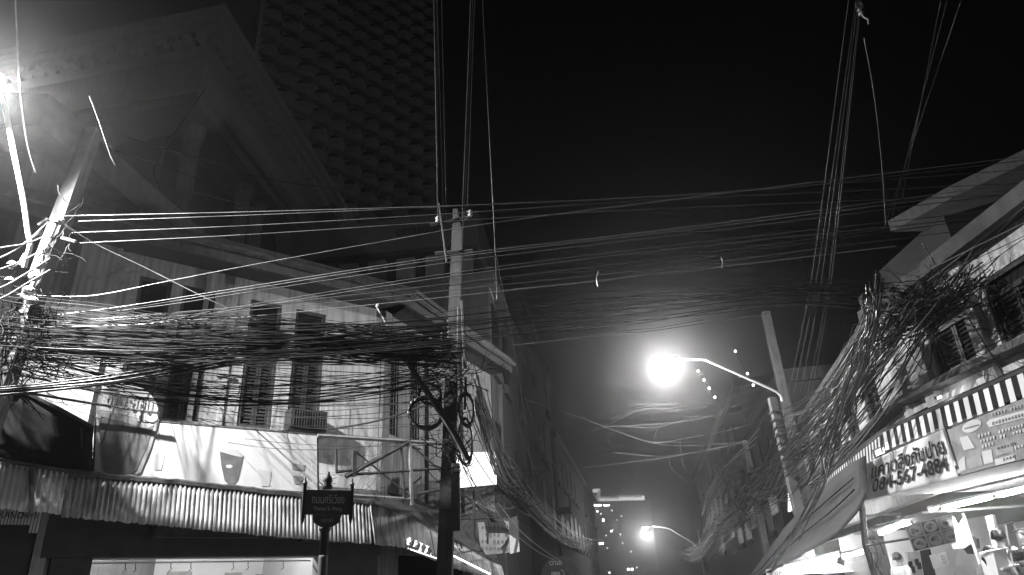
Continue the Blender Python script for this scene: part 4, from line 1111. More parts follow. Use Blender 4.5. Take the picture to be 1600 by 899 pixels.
# left pole
PL0 = atY(18, 560, 9.7); PL1 = atY(146, 205, 9.9)
dP = (PL1 - PL0).normalized()
PLb = PL0 - dP * (PL0.z / dP.z)
lp = thing('utility_pole', PLb, 'leaning concrete utility pole crammed with conduits and wires at photo left', 'utility pole')
def sqpole(name, a, b, w0, w1, mt, parent):
    a = Vector(a); b = Vector(b)
    def ring(c, w_): return [c + V(-w_, -w_, 0) / 2, c + V(w_, -w_, 0) / 2, c + V(w_, w_, 0) / 2, c + V(-w_, w_, 0) / 2]
    return MB().hexa(ring(a, w0), ring(b, w1)).build(name, mt, parent)
sqpole('shaft', PLb, PL1, 0.30, 0.22, M_pole, lp)
def onpole(px, py, y=9.45): return atY(px, py, y)
# white conduits on the pole
for pts, r_ in (([(88, 349), (78, 372), (68, 398), (58, 432), (46, 456)], .035), ([(84, 352), (74, 380), (64, 410), (52, 440)], .02)):
    for i in range(len(pts) - 1):
        p = onpole(*pts[i]); q = onpole(*pts[i + 1]); MB().tube([p.lerp(q, .06), p.lerp(q, .94)], r_, 7).build('conduit', M_white, lp)
for (px, py) in ((54, 432), (45, 454), (62, 414), (92, 345), (50, 470)):
    p = onpole(px, py); MB().lathe(p - ZUP * .05, [(.07, 0), (.085, .03), (.085, .07), (.06, .1)], 10).build('clamp', M_ceram, lp)
for (px, py) in ((18, 415), (14, 440)):
    p = onpole(px, py, 9.3); MB().lathe(p - ZUP * .06, [(.03, 0), (.035, .05), (.07, .07), (.05, .11), (.03, .13)], 10).build('insulator', M_ceram, lp)
for (px, py, px2, py2) in ((60, 352, 75, 342), (50, 372, 66, 360), (96, 372, 118, 378)):
    MB().tube([onpole(px, py), onpole(px2, py2)], .03, 5).build('crossarm', M_bar, lp)
MB().tube([onpole(32, 415), onpole(41, 398)], .06, 4).build('junction_box', M_conc, lp)
# lamp arm and lamp at the left edge
TIP = atY(2, 158, 8.4)
la = thing('street_lamp', onpole(38, 420), 'street lamp at photo left, its pale arm bent up from the leaning pole', 'street lamp')
arm = [onpole(38, 418, 9.4), onpole(41, 404, 9.35), onpole(47, 384, 9.3), onpole(43, 360, 9.2), onpole(36, 310, 9.0), onpole(22, 240, 8.7), onpole(9, 175, 8.5), onpole(6, 160, 8.4), onpole(2, 148, 8.3)]
MB().tube(spline(arm, 4), .038, 8).build('arm', M_white, la)
C1 = lamp_head(la, onpole(2, 148, 8.3), (-0.05, -1), 1400, 0.05, 1.0, ((14500, V(-2.6, 12.6, 1.6), 100), (8000, V(7.4, 10.4, 4.6), 48)))
LP = C1 - ZUP * 0.21
mb = MB(); vs = []
for i in range(9):                                   # unseen plate added to keep lamp light off the upper wall
    a = R(-62 + i * 15.5); d_ = (-PA.n * math.cos(a) + PA.u * math.sin(a)) * 0.30
    vs += [LP + d_ + ZUP * 0.24, LP + d_ - ZUP * 0.17]
mb.add(vs, [(i * 2, i * 2 + 2, i * 2 + 3, i * 2 + 1) for i in range(8)])
mb.build('house_side_shield', M_lamp, la).modifiers.new('thickness', 'SOLIDIFY').thickness = 0.004

# centre pole
PC0 = atY(695, 895, 11.2); PC1 = atY(716, 330, 11.0)
dC = (PC1 - PC0).normalized(); PCb = PC0 - dC * (PC0.z / dC.z)
cpole = thing('utility_pole', PCb, 'square concrete pole with cable coils standing at the awning corner', 'utility pole')
sqpole('shaft', PCb, PC1, 0.25, 0.18, M_pole_d, cpole)
for px, py, px2, py2, r_ in ((686, 318, 698, 410, .02), (722, 470, 727, 575, .03), (700, 500, 703, 580, .018), (690, 520, 690, 575, .015), (716, 480, 715, 560, .018), (728, 590, 726, 640, .02)):
    MB().tube([atY(px, py, 10.75), atY(px2, py2, 10.75)], r_, 6).build('conduit', M_bar if r_ > .019 else M_cable2, cpole)
p = atY(706, 400, 10.8); q = atY(738, 392, 10.9)
MB().tube([atY(680, 396, 10.9), q], .035, 4).build('crossarm', M_bar, cpole)
MB().tube([atY(672, 352, 10.9), atY(740, 338, 10.9)], .035, 4).build('crossarm', M_bar, cpole)
for px, py in ((684, 348), (735, 338)):
    p = atY(px, py, 10.85); MB().lathe(p, [(.03, 0), (.05, .03), (.03, .06), (.05, .09), (.02, .13)], 8).build('insulator', M_ceram, cpole)
q = atY(713, 830, 10.9); MB().box(q + ZUP * .5, .13, .1, 1.0).build('meter_box', M_bar, cpole)
# coils of slack cable
def coil(label, px, py, y, r_, turns, tilt, thick=.018, sq=1.0, n=40):
    c = atY(px, py, y); mb = MB(); P = []
    for i in range(turns * n + 1):
        a = 2 * math.pi * i / n
        rr = r_ * (1 + .05 * math.sin(i * .37) + rnd.uniform(-.012, .012))
        P.append(c + V(rr * math.cos(a) * sq, .035 * math.sin(i * .61) + .05 * math.cos(a * .5) + tilt * math.cos(a), rr * math.sin(a)))
    mb.tube(P, thick, 5)
    o = mb.build('cable_coil', M_cable, None, smooth=True)
    return tag(o, label, 'cable coil', 'coils of slack cable on the concrete pole')
coil('big round coil of black cable hung left of the concrete pole', 665, 645, 10.6, .25, 9, .06, .017)
coil('smaller coil of cable above the big coil on the concrete pole', 672, 616, 10.7, .17, 5, .05, .015)
coil('narrow coil of black cable hung right of the concrete pole', 729, 640, 10.6, .26, 8, .1, .016, .42)
coil('long loop of cable drooping in front of the box sign', 727, 690, 10.6, .36, 4, .05, .011, .28)

# second pole down the left side
p2 = atY(786, 905, 24)
s2 = thing('utility_pole', V(p2.x, p2.y, 0), 'second dark concrete pole farther down, right of the box sign', 'utility pole')
sqpole('shaft', V(p2.x, p2.y, 0), atY(779, 560, 24), .27, .2, M_pole, s2)
MB().tube([atY(764, 700, 23.9), atY(796, 697, 23.9)], .05, 4).build('crossarm', M_bar, s2)

# right poles
def rpole(label, base_px, top_px, y, w=.26, extra=True):
    b = atY(*base_px, y); t_ = atY(*top_px, y); d = (t_ - b).normalized(); g = b - d * (b.z / d.z)
    t = thing('utility_pole', g, label, 'utility pole')
    sqpole('shaft', g, t_, w, w * .78, M_pole, t)
    if extra:
        for k_ in range(6):
            c = b.lerp(t_, .1 + k_ * .13); MB().box(c, w * 1.08, w * 1.08, .05).build('band', M_bar, t)
    return t, t_
r1, R1T = rpole('banded pale pole carrying the glowing lamp arm over the street', (1228, 715), (1206, 622), 19.3)
r1b, _ = rpole('thin dim pole rising behind the banded pale pole', (1232, 650), (1196, 488), 22.5, .3, False)
r2, R2T = rpole('short pole top farther down the right side among the wires', (1176, 755), (1163, 689), 27.8)
r3, _ = rpole('farthest thin pole by the distant lamp', (1100, 880), (1092, 828), 70, .3, False)
l2 = thing('street_lamp', R1T, 'glowing street lamp on a long arm in the middle of the street view', 'street lamp')
arm = [atY(1222, 627, 19.2), atY(1214, 613, 19.1), atY(1160, 588, 19.0), atY(1110, 566, 18.9), atY(1098, 562, 18.9), atY(1062, 561, 18.9)]
MB().tube(spline(arm, 4), .035, 7).build('arm', M_white, l2)
C2 = lamp_head(l2, atY(1058, 562, 18.9), (-1, 0.05), 2050, 0.12)
l3 = thing('street_lamp', atY(1086, 850, 70), 'distant street lamp glaring low over the end of the street', 'street lamp')
arm = [atY(1090, 862, 70), atY(1085, 850, 70), atY(1060, 835, 70), atY(1045, 826, 70), atY(1020, 822, 70)]
MB().tube(spline(arm, 3), .05, 6).build('arm', M_white, l3)
C3 = lamp_head(l3, atY(1018, 824, 70), (-1, 0), 2000, 0.3, 1.6)

# ------------------------------------------------------------------ street name sign
ss = thing('street_name_sign', V(0, 0, 0), 'ornate dark street name sign on a post reading Thanon Si Wiang', 'street sign')
pS = atY(503, 905, 8.0); ss.location = V(pS.x, pS.y, 0.13); WP[ss.name] = ss.location.copy()
zS = lambda py: atY(503, py, 8.0).z
PSn = Plane((pS.x, pS.y), 62)
bx = V(pS.x, pS.y, 0)
MB().lathe(V(pS.x, pS.y, .13), [(.12, 0), (.12, .1), (.055, .2), (.05, zS(872) - .13), (.048, zS(868) - .13)], 14).build('post_base', M_pole, ss, smooth=True)
MB().lathe(V(pS.x, pS.y, zS(868)), [(.046, 0), (.044, zS(832) - zS(868)), (.06, zS(830) - zS(868)), (.07, zS(826) - zS(868)), (.05, zS(823) - zS(868)), (.04, zS(818) - zS(868))], 14).build('post', M_dark, ss, smooth=True)
c0, c1 = zS(765), zS(738)
MB().lathe(V(pS.x, pS.y, c0), [(.05, 0), (.06, .03), (.04, .06), (.055, .09), (.045, .13), (.02, .16), (.015, (c1 - c0))], 14).build('finial', M_dark, ss, smooth=True)
M_sign = mat('sign_enamel', 0.055, 0.35, 0.15, 6)
hw = 0.265
zt_, zb_ = zS(768), zS(806)
uS = (PSn.u + ZUP * -0.0).normalized()
MB().plbox(PSn, -hw, hw, zb_, zt_, .052, .075).build('name_plate', M_sign, ss)
for s_ in (-1, 1):
    MB().plbox(PSn, s_ * hw - .018, s_ * hw + .018, zb_ - .05, zt_ + .05, .045, .085).build('side_bar', M_dark, ss)
    q = PSn.pt(s_ * hw, zt_ + .05, .065); MB().lathe(q, [(.02, 0), (.028, .02), (.012, .05), (.005, .09)], 8).build('knob', M_dark, ss)
    q = PSn.pt(s_ * hw, zb_ - .05, .065); MB().lathe(q, [(.02, 0), (.015, -.03), (.004, -.05)], 8).build('knob', M_dark, ss)
MB().prism([PSn.pt(a, z, .05) for a, z in ((-.16, zb_ - .002), (.16, zb_ - .002), (.145, zb_ - .08), (.07, zb_ - .125), (0, zb_ - .14), (-.07, zb_ - .125), (-.145, zb_ - .08))], PSn.n * .02).build('crest_bracket', M_sign, ss)
lettering('lettering', 'ถนนศรีเวียง', PSn.pt(0.0, (zt_ * .64 + zb_ * .36), .078), PSn.u, ZUP, .36, .10, M_vinyl, ss, PSn.n * .004)
lettering('lettering', 'Thanon Si Wiang', PSn.pt(0.0, (zt_ * .22 + zb_ * .78), .078), PSn.u, ZUP, .32, .055, M_vinyl, ss, PSn.n * .004)
lettering('lettering', 'เขตบางรัก', PSn.pt(0.0, zb_ - .055, .072), PSn.u, ZUP, .13, .045, M_print3, ss, PSn.n * .004)

# ================================================================== WIRES
def wire(pts, r_, label, group, mt=None, name='overhead_cable', n=4):
    o = MB().tube(pts, r_, n, False).build(name, mt or M_cable, None, smooth=True, fixn=False)
    return tag(o, label, 'cable', group)
def G(a, b): return rnd.gauss(a, b)
MASS = {}
def wire_or_mass(i, keep, pts, r_, label, group, mt=None, mass=None):
    # the first ones of a run are cables of their own, the rest of the run is one uncountable mass
    if i < keep: return wire(pts, r_, label, group, mt)
    MASS.setdefault(mass, MB()).tube(pts, r_, 4, False)
# 1. dense bundle across the street, left pole to the right shophouse
LAB1 = 'black cable in the dense bundle slung across the street from the leaning pole'
for i in range(170):
    cl = i % 7
    zc = (4.98, 5.12, 5.22, 5.3, 5.42, 5.5, 5.74)[cl]
    p = V(-7.9 + G(0, .15), 9.7 + G(0, .2), zc + G(0, .05))
    q = V(7.25 + G(0, .04), 10.4 + G(0, .4), 5.4 + (zc - 5.4) * .6 + G(0, .1))
    m1 = V(-3.4, 9.7, 5.0 + (zc - 5.4) * .75 + G(0, .045)); m2 = V(1.0, 9.7, 5.22 + (zc - 5.4) * .7 + G(0, .05)); m3 = V(4.6, 9.8, 5.36 + (zc - 5.4) * .45 + G(0, .04))
    if i % 13 in (0, 5) and i % 4: pts = spline([p, m1, m2, m3, q], 6)
    else: pts = spline([p, (p + m1) / 2 - ZUP * .08, m1, V(-1.0 + G(0, .1), 10.5 + G(0, .2), 4.95 + (zc - 5.4) * .5 + G(0, .08))], 7)
    pts = [v + V(0, 0, .02 * math.sin(j * 1.1 + i)) for j, v in enumerate(pts)]
    wire_or_mass(i, 96, pts, rnd.choice((.003, .004, .005, .006, .008)), LAB1, 'cables of the dense street crossing bundle', M_matt if i % 7 else M_cable, 'dense remaining strands of the street crossing bundle of cables')
# 2. brighter single lines above it, each followed as it runs
def px_wire(tab, y0, y1, r_, label, mt=None, group=None, name='overhead_line', sub=8):
    n = len(tab) - 1
    pts = [atY(px, py, y0 + (y1 - y0) * i / n) for i, (px, py) in enumerate(tab)]
    return wire(spline(pts, sub), r_, label, group, mt, name)
px_wire([(85, 338), (400, 331), (800, 318), (1200, 296), (1640, 246)], 9.6, 10.2, .008, 'topmost thin line from the leaning pole across to the right roof', M_cable2)
px_wire([(122, 346), (400, 336), (720, 322), (1040, 306), (1640, 262)], 9.6, 10.2, .0065, 'second line from the top crossing from the leaning pole', M_cable2)
px_wire([(110, 364), (400, 352), (720, 333), (1040, 312), (1640, 285)], 9.6, 10.2, .0065, 'third line from the top crossing from the leaning pole', M_cable2)
px_wire([(125, 380), (400, 366), (720, 345), (1040, 326), (1640, 302)], 9.6, 10.2, .0065, 'fourth line from the top crossing from the leaning pole', M_cable2)
px_wire([(12, 459), (60, 462), (145, 462), (260, 440), (400, 413), (590, 379), (760, 350), (1060, 311), (1640, 240)], 9.4, 10.4, .0065, 'bright line kinked above the dense bundle and rising to the right', M_alu)
px_wire([(90, 492), (200, 478), (400, 446), (720, 397), (1100, 352), (1640, 280)], 9.4, 10.4, .0065, 'first of the bright close pair above the bundle', M_alu)
px_wire([(90, 496), (200, 482), (400, 450), (720, 401), (1100, 356), (1640, 288)], 9.42, 10.4, .0065, 'second and thicker of the bright close pair above the bundle', M_alu)
px_wire([(178, 487), (280, 474), (400, 455), (720, 408), (1100, 362), (1640, 296)], 9.45, 10.4, .008, 'thin line just under the bright close pair', M_cable2)
px_wire([(220, 503), (300, 492), (400, 475), (720, 425), (1100, 378), (1640, 320)], 9.45, 10.4, .0065, 'bright line diving into the bundle at the window tops', M_cable2)
px_wire([(240, 505), (300, 495), (400, 479), (720, 430), (1100, 384), (1640, 330)], 9.45, 10.4, .008, 'thin companion of the line diving into the bundle', M_cable2)
px_wire([(40, 512), (200, 508), (300, 500), (400, 494), (720, 462), (1100, 420), (1400, 385)], 9.45, 10.2, .0065, 'bright line lying along the top of the dense bundle', M_alu)
for i in range(4):
    dy = rnd.uniform(-16, 16)
    px_wire([(90, 500 + dy * .4), (400, 470 + dy), (760, 425 + dy * 1.6), (1100, 380 + dy * 2.2), (1640, 300 + dy * 3)], 9.5, 10.6, rnd.choice((.003, .005)), 'faint thin line over the street between the bright lines and the bundle', M_cable2 if i % 2 else M_cable, 'faint lines over the street')
# 3. thick dark cables rising from the lower left
for i, (a, b, c, d) in enumerate(((604, 590, 566, 520), (607, 596, 572, 530), (612, 598, 577, 537), (600, 585, 560, 512))):
    px_wire([(-40, a + 8), (60, a), (180, b), (320, c), (560, d), (700, d - 14)], 9.0, 10.4, .022 if i < 3 else .012, ['topmost', 'middle', 'lowest', 'thinner upper'][i] + ' of the dark thick cables rising from the lower left', M_cable, 'thick dark cables at lower left', 'thick_cable')
# 4. from the left pole to the centre pole
for i in range(28):
    p = onpole(60 + G(0, 20), 560 + G(0, 26), 9.6); q = atY(692 + G(0, 10), 588 + G(0, 18), 10.8)
    wire_or_mass(i, 28, sagline(p, q, rnd.uniform(.05, .55), 14), rnd.choice((.005, .007, .009)), 'cable strung from the leaning pole to the coil laden concrete pole', 'cables between the two left poles', M_matt, 'remaining strands between the leaning pole and the concrete pole')
# drop wires across the plaster wall and billboard
for i in range(26):
    x0 = rnd.uniform(20, 200); y0 = rnd.uniform(520, 600); x1 = x0 + rnd.uniform(80, 480); y1 = rnd.uniform(585, 690)
    p = onpole(x0, y0, 9.7); q = PA.hit(x1, y1, .15)
    wire(sagline(p, q, rnd.uniform(0, .35), 10), rnd.choice((.004, .006)), 'thin service wire dropping to the plaster wall behind the billboard', 'service wires on the corner shophouse', M_matt)
for i in range(12):
    y0 = 585 + i * 8 + rnd.uniform(-3, 3)
    p = PA.hit(250 + rnd.uniform(0, 60), y0, .12); q = atY(690, y0 + rnd.uniform(-20, 30), 10.9)
    wire(sagline(p, q, rnd.uniform(0.05, .4), 12), rnd.choice((.004, .006)), 'thin wire running along the upper windows to the concrete pole', 'wires along the upper windows', M_matt)
px_wire([(510, 672), (580, 660), (640, 642), (690, 622)], 13.2, 10.8, .018, 'thick dark cable rising from the air conditioner to the big coil', M_cable, None, 'thick_cable')
# slanting feeder with bright spots above the centre pole
sp = thing('feeder_mast', atY(740, 790, 10.6), 'slanting bundle of feeder cables running down to the concrete pole', 'cable bundle')
for k_ in range(5):
    tab = [(588 + k_ * .8, 478), (622 + k_ * 1.2, 540), (640 + k_ * 1.5, 575), (672 + k_ * 2, 625), (706 + k_ * 2, 678), (728 + k_ * 2, 720)]
    if k_ > 0: tab = tab[1:]
    MB().tube(spline([atY(px, py, 10.3 + .02 * k_) for px, py in tab], 5), .012 if k_ else .02, 5).build('feeder', M_cable if k_ % 2 else M_cable2, sp)
for px, py in ((590, 481), (621, 537), (625, 546), (634, 570)):
    p = atY(px, py, 10.27); MB().lathe(p, [(.01, 0), (.03, .02), (.03, .05), (.012, .07)], 7).build('clip', M_ceram, sp)
# 5. down the left side of the street
for i in range(48):
    p = atY(746 + G(0, 5), 620 + G(0, 18), 10.9); q = V(p2.x + G(0.3, .2), 24, 5.0 + G(0, .35)); e_ = V(5.0 + G(0, .5), 60, 4.7 + G(0, .3))
    pts = sagline(p, q, rnd.uniform(.1, .6), 10) + sagline(q, e_, rnd.uniform(.3, .9), 10)[1:]
    wire_or_mass(i, 30, pts, rnd.choice((.008, .010, .013)), 'cable running from the concrete pole down the left side of the street', 'cables down the left side', M_cable if i % 3 else M_cable2, 'remaining strands running down the left side of the street')
for i in range(5):
    px = 705 + rnd.uniform(-10, 30); py = 640 + rnd.uniform(-20, 50)
    p = atY(px, py, 10.7); q = atY(px + rnd.uniform(60, 120), py + rnd.uniform(100, 160), 15)
    wire(sagline(p, q, rnd.uniform(.1, .5), 10), .009, 'bright cable slanting down past the glowing box sign', 'slanting cables past the box sign', M_cable2)
px_wire([(765, 785), (800, 830), (840, 862), (872, 878)], 16, 28, .018, 'upper long bright cable ending at the round shop sign', M_alu)
px_wire([(778, 786), (815, 832), (850, 860), (874, 876)], 16, 28, .016, 'lower long bright cable ending at the round shop sign', M_alu)
# 6. down the right side: from the tangle over the banner past the poles
def rwire(i, label, group):
    p = V(6.15 + G(0, .2), 10.3 + G(0, .5), 5.15 + G(0, .22))
    a = V(7.35 + G(0, .25), 19.1, 4.55 + G(0, .5)); b = V(8.9 + G(0, .25), 27.6, 4.4 + G(0, .5)); c = V(10.8 + G(0, .3), 40, 4.2 + G(0, .5)); d = V(16.3 + G(0, .5), 74, 4.3 + G(0, .5))
    s_ = V(7.1 + G(0, .25), 5.6 + G(0, .5), 5.75 + G(0, .35))
    if i % 20: s_ = V(7.3 + G(0, .03), 10.6 + G(0, .6), 5.5 + G(0, .2))
    pts = sagline(s_, p, rnd.uniform(0, .2), 6)[:-1] + sagline(p, a, rnd.uniform(0, .45), 10) + sagline(a, b, rnd.uniform(0, .45), 7)[1:] + sagline(b, c, rnd.uniform(.1, .5), 6)[1:] + sagline(c, d, rnd.uniform(.3, 1.0), 6)[1:]
    wire_or_mass(i, 70, pts, rnd.choice((.007, .010, .014)), label, group, M_cable if i % 2 else M_cable2, 'remaining strands of the fan down the right side of the street')
for i in range(105):
    rwire(i, 'cable in the thick fan running down the right side of the street', 'cables down the right side')
# thick black strands and bunches in front of the right shophouse
for i, tab in enumerate(([(1470, 420), (1440, 500), (1400, 580), (1350, 650), (1290, 720)], [(1372, 440), (1365, 500), (1340, 560), (1315, 650), (1290, 700)], [(1378, 440), (1370, 510), (1345, 580), (1318, 650), (1280, 740)], [(1366, 440), (1358, 520), (1330, 600), (1300, 660), (1262, 745)], [(1500, 420), (1450, 520), (1405, 600), (1340, 690), (1270, 760)], [(1290, 720), (1280, 760), (1255, 810), (1230, 850), (1200, 890)], [(1380, 430), (1352, 560), (1325, 640), (1290, 730), (1240, 840)])):
    for k_ in range(4):
        px_wire([(x_ + G(0, 7), y_ + G(0, 5)) for x_, y_ in tab], 9.6, 12.5 if i != 5 else 15, .011, 'thick black cable hanging in bunches before the right shophouse', M_cable, 'thick cables before the right shophouse', 'thick_cable')
for i in range(34):
    p = V(6.1 + G(0, .35), 9.9 + G(0, .5), 5.25 + G(0, .3))
    px = rnd.uniform(1340, 1620); py = rnd.uniform(400, 640)
    q = PR.hit(px, py, rnd.uniform(.05, .6))
    q.y = max(6.5, q.y)
    wire_or_mass(i, 26, sagline(p, q, rnd.uniform(-.1, .6), 10), rnd.choice((.004, .006, .008)), 'thin wire strung from the tangle to the right shophouse wall', 'service wires on the right shophouse', M_matt, 'remaining thin wires in front of the right shophouse wall')
# 7. lines passing overhead towards the viewer
for i, (x0, x1, z0) in enumerate(((684, 678, 8.0), (693, 683, 8.05), (697, 690, 8.1), (722, 735, 8.0), (725, 738, 8.05), (729, 741, 8.1))):
    p = atY(x0, 345, 10.9); q0 = atY(x1, 0, 6.4); d = (q0 - p)
    pts = sagline(p, p + d * 4.0, .1, 20)
    wire(pts, .0045, 'line passing overhead from the top of the concrete pole', 'overhead lines from the concrete pole', M_cable2)
px_wire([(752, -40), (764, 200), (774, 400), (775, 470), (765, 450)], 9, 12, .006, 'single thin wire dangling right of the overhead lines', M_cable2)
px_wire([(775, 400), (795, 500), (812, 600), (826, 700), (832, 735)], 22, 30, .014, 'thin steep line dropping to the far balcony', M_cable2)
px_wire([(785, 560), (815, 680), (840, 740)], 24, 34, .012, 'faint steep line left of the far balcony line', M_cable2)
px_wire([(820, 620), (850, 700), (880, 745)], 30, 40, .016, 'faint steep line right of the far balcony line', M_cable2)
for i, (xa, xb, xc) in enumerate(((1240, 1270, 1338), (1250, 1278, 1341), (1262, 1290, 1344), (1268, 1294, 1346), (1232, 1262, 1326))):
    p = atY(xa, 615, 19.0); m_ = atY(xb, 470, 15.8); q = atY(xc, 0, 6.2)
    e_ = q + (q - m_) * .8
    wire(spline([p, m_, m_.lerp(q, .5) - ZUP * .05, q, e_], 6), .0038, 'line running up from the banded pole and out overhead', 'overhead lines from the banded pole', M_cable2)
for i, (xa, xc) in enumerate(((1380, 1502), (1388, 1480), (1400, 1470))):
    wire(spline([atY(xa, 360, 14), atY((xa + xc) / 2, 180, 10), atY(xc, 0, 7)], 6), .003, 'faint line rising over the right roof', 'faint overhead lines at the right roof', M_cable)
px_wire([(1350, 60), (1366, 150), (1378, 260), (1384, 350)], 8, 12, .006, 'single faint wire hanging left of the right roof', M_cable2)
ins = thing('line_spacer', atY(1346, 30, 6.4), 'small pale curled insulator on the overhead lines at photo top', 'insulator')
MB().tube(spline([atY(x_, y_, 6.38) for x_, y_ in ((1338, 12), (1338, 6), (1344, 4), (1348, 9), (1345, 16), (1349, 26), (1356, 30), (1357, 37))], 4), .012, 6).build('hook', M_ceram, ins)
MB().lathe(atY(1346, 24, 6.4), [(.02, 0), (.035, .03), (.02, .06), (.03, .09), (.012, .12)], 8).build('body', M_ceram, ins)
# 8. slack wires over the street under the middle lamp
SL = 'slack bright wire drooping over the street under the middle lamp'
for tab in ([(820, 622), (900, 650), (960, 672), (1010, 690), (1060, 698), (1165, 690)], [(960, 655), (1000, 638), (1060, 632), (1110, 628), (1200, 600)], [(945, 668), (1000, 640), (1040, 640), (1080, 650), (1150, 645), (1205, 620)], [(925, 675), (960, 665), (1020, 668), (1060, 658), (1130, 640)], [(940, 668), (1020, 664), (1100, 652), (1170, 625)], [(1010, 690), (1060, 692), (1120, 695), (1165, 690)], [(900, 735), (1000, 722), (1060, 712), (1165, 692)], [(960, 708), (1040, 712), (1110, 703), (1165, 690)], [(1020, 692), (1070, 686), (1130, 675), (1200, 655)], [(1032, 664), (1022, 684), (1018, 694)], [(1045, 715), (1047, 735), (1060, 745), (1075, 757)], [(1062, 682), (1065, 700), (1066, 725), (1076, 738)], [(980, 634), (1030, 632), (1070, 636), (1130, 630)], [(990, 628), (1030, 636), (1080, 640), (1110, 636)]):
    px_wire([(x_ + G(0, 1), y_ + G(0, 1)) for x_, y_ in tab], 20.5, 20.5, .0042, SL, M_cable2, 'slack wires under the middle lamp')
for i, tab in enumerate(([(940, 520), (1010, 514), (1030, 512), (1100, 500)], [(800, 540), (960, 522), (1020, 517), (1200, 490)], [(800, 452), (935, 440), (1100, 415), (1330, 380)])):
    px_wire(tab, 14, 14, .009, 'faint wire over the middle lamp crossing the dark sky', M_cable2, 'faint wires over the middle lamp')
for x_ in (0, 10, 22, 34):
    px_wire([(1190 - x_ * .3, 660 + x_), (1150 - x_, 720 + x_ * .8), (1100 - x_ * .1, 800 + x_ * .2)], 24, 44, .012, 'thin curved line falling toward the far right poles', M_alu if x_ % 20 else M_cable2, 'curved lines left of the right poles')
# small hanging ends of wire
for i, tab in enumerate(([(935, 425), (932, 436), (934, 448)], [(1126, 402), (1129, 408), (1128, 420)])):
    px_wire(tab, 10, 10, .008, ['short dangling wire end left of the middle lamp over the street', 'short dangling wire end right of the middle lamp over the street'][i], M_alu)
# wires at far left of the leaning pole
for i, (a, b) in enumerate(((408, 350), (390, 372), (420, 390), (446, 410), (460, 428))):
    px_wire([(-60, a + 12 + i * 3), (0, a - 5 + i * 3), (40, (a + b) / 2), (78, b - 6)], 8.2, 9.5, .012, 'pale wire reaching the leaning pole from beyond the photo edge', M_cable2, 'pale wires left of the leaning pole')
wire(spline([atY(22, -40, 6), atY(30, 120, 7.2), atY(42, 220, 8.2), atY(56, 270, 9)], 6), .010, 'thin bright wire hanging down past the left street lamp', None, M_alu)
for i, tab in enumerate(([(200, 215), (300, 245), (420, 280), (530, 296)], [(180, 235), (300, 275), (400, 300), (520, 325)], [(245, 285), (300, 300), (400, 325)], [(320, 140), (262, 225), (240, 270), (250, 290)])):
    px_wire(tab, 16, 20, .014, 'dark line against the classical portico', M_cable, 'dark lines before the portico')
px_wire([(100, 350), (150, 382), (230, 420), (330, 470), (400, 500)], 9.6, 12, .010, 'bright dashed line sloping down from the leaning pole over the windows', M_alu)
px_wire([(140, 150), (155, 190), (172, 240), (180, 258)], 8, 9, .012, 'short bright strand hanging beside the leaning pole top', M_cable2)

for lab, mb in MASS.items():
    tag(mb.build('cable_mass', M_matt, None, smooth=True, fixn=False), lab, 'cables', kind='stuff')
# tangles nobody could count: loops and curls round the poles
def tangle(name, label, centre, spread, count, size, r_):
    mb = MB()
    for i in range(count):
        p = centre + V(G(0, spread[0]), G(0, spread[1]), G(0, spread[2]))
        pts = [p]; d = V(G(0, 1), G(0, .5), G(0, .8)).normalized()
        for k_ in range(rnd.randint(5, 9)):
            d = (d + V(G(0, .28), G(0, .2), G(0, .28))).normalized()
            pts.append(pts[-1] + d * size * rnd.uniform(.5, 1.2))
        mb.tube(spline(pts, 3), r_ * rnd.uniform(.6, 1.4), 4, False)
    o = mb.build(name, M_matt, None, smooth=True, fixn=False)
    return tag(o, label, 'cables', kind='stuff')
tangle('cable_tangle', 'dark mass of tangled cables round the foot of the leaning pole', onpole(22, 545, 9.7), (.30, .2, .36), 230, .11, .007)
tangle('cable_tangle', 'loose wires dangling round the top of the leaning pole', onpole(95, 385, 9.5), (.16, .15, .42), 16, .08, .006)
tangle('cable_tangle', 'black tangle where the crossing bundle meets the right shophouse', V(6.3, 9.6, 5.3), (.35, .3, .10), 30, .05, .005)
for px, py, r_, sq, lab in ((1396, 462, .12, .9, 'round coil of black cable in the tangle by the right windows'), (1352, 476, .15, .6, 'tall coil of black cable left of the tangle by the right windows'), (1446, 452, .10, 1.0, 'small coil of black cable nearest the right window')):
    o = coil(lab, px, py, 9.6, r_, 6, .06, .008, sq); o['group'] = 'coils before the right shophouse'
tangle('cable_tangle', 'tangle of wires round the middle of the concrete pole', atY(700, 590, 10.8), (.26, .15, .13), 80, .08, .006)
tangle('cable_tangle', 'wires matted down the concrete pole below the coils', atY(706, 690, 10.75), (.12, .1, .4), 60, .08, .006)
tangle('cable_tangle', 'wires matted round the second pole', V(p2.x, 23.8, 4.6), (.5, .3, .4), 70, .2, .010)
tangle('cable_tangle', 'wires matted over the far right pole', V(8.9, 27.5, 4.7), (.5, .4, .4), 80, .22, .010)
tangle('cable_tangle', 'twig-like wires above the empty sign frame', PA.hit(560, 740, 1.2), (.5, .2, .25), 22, .10, .004)

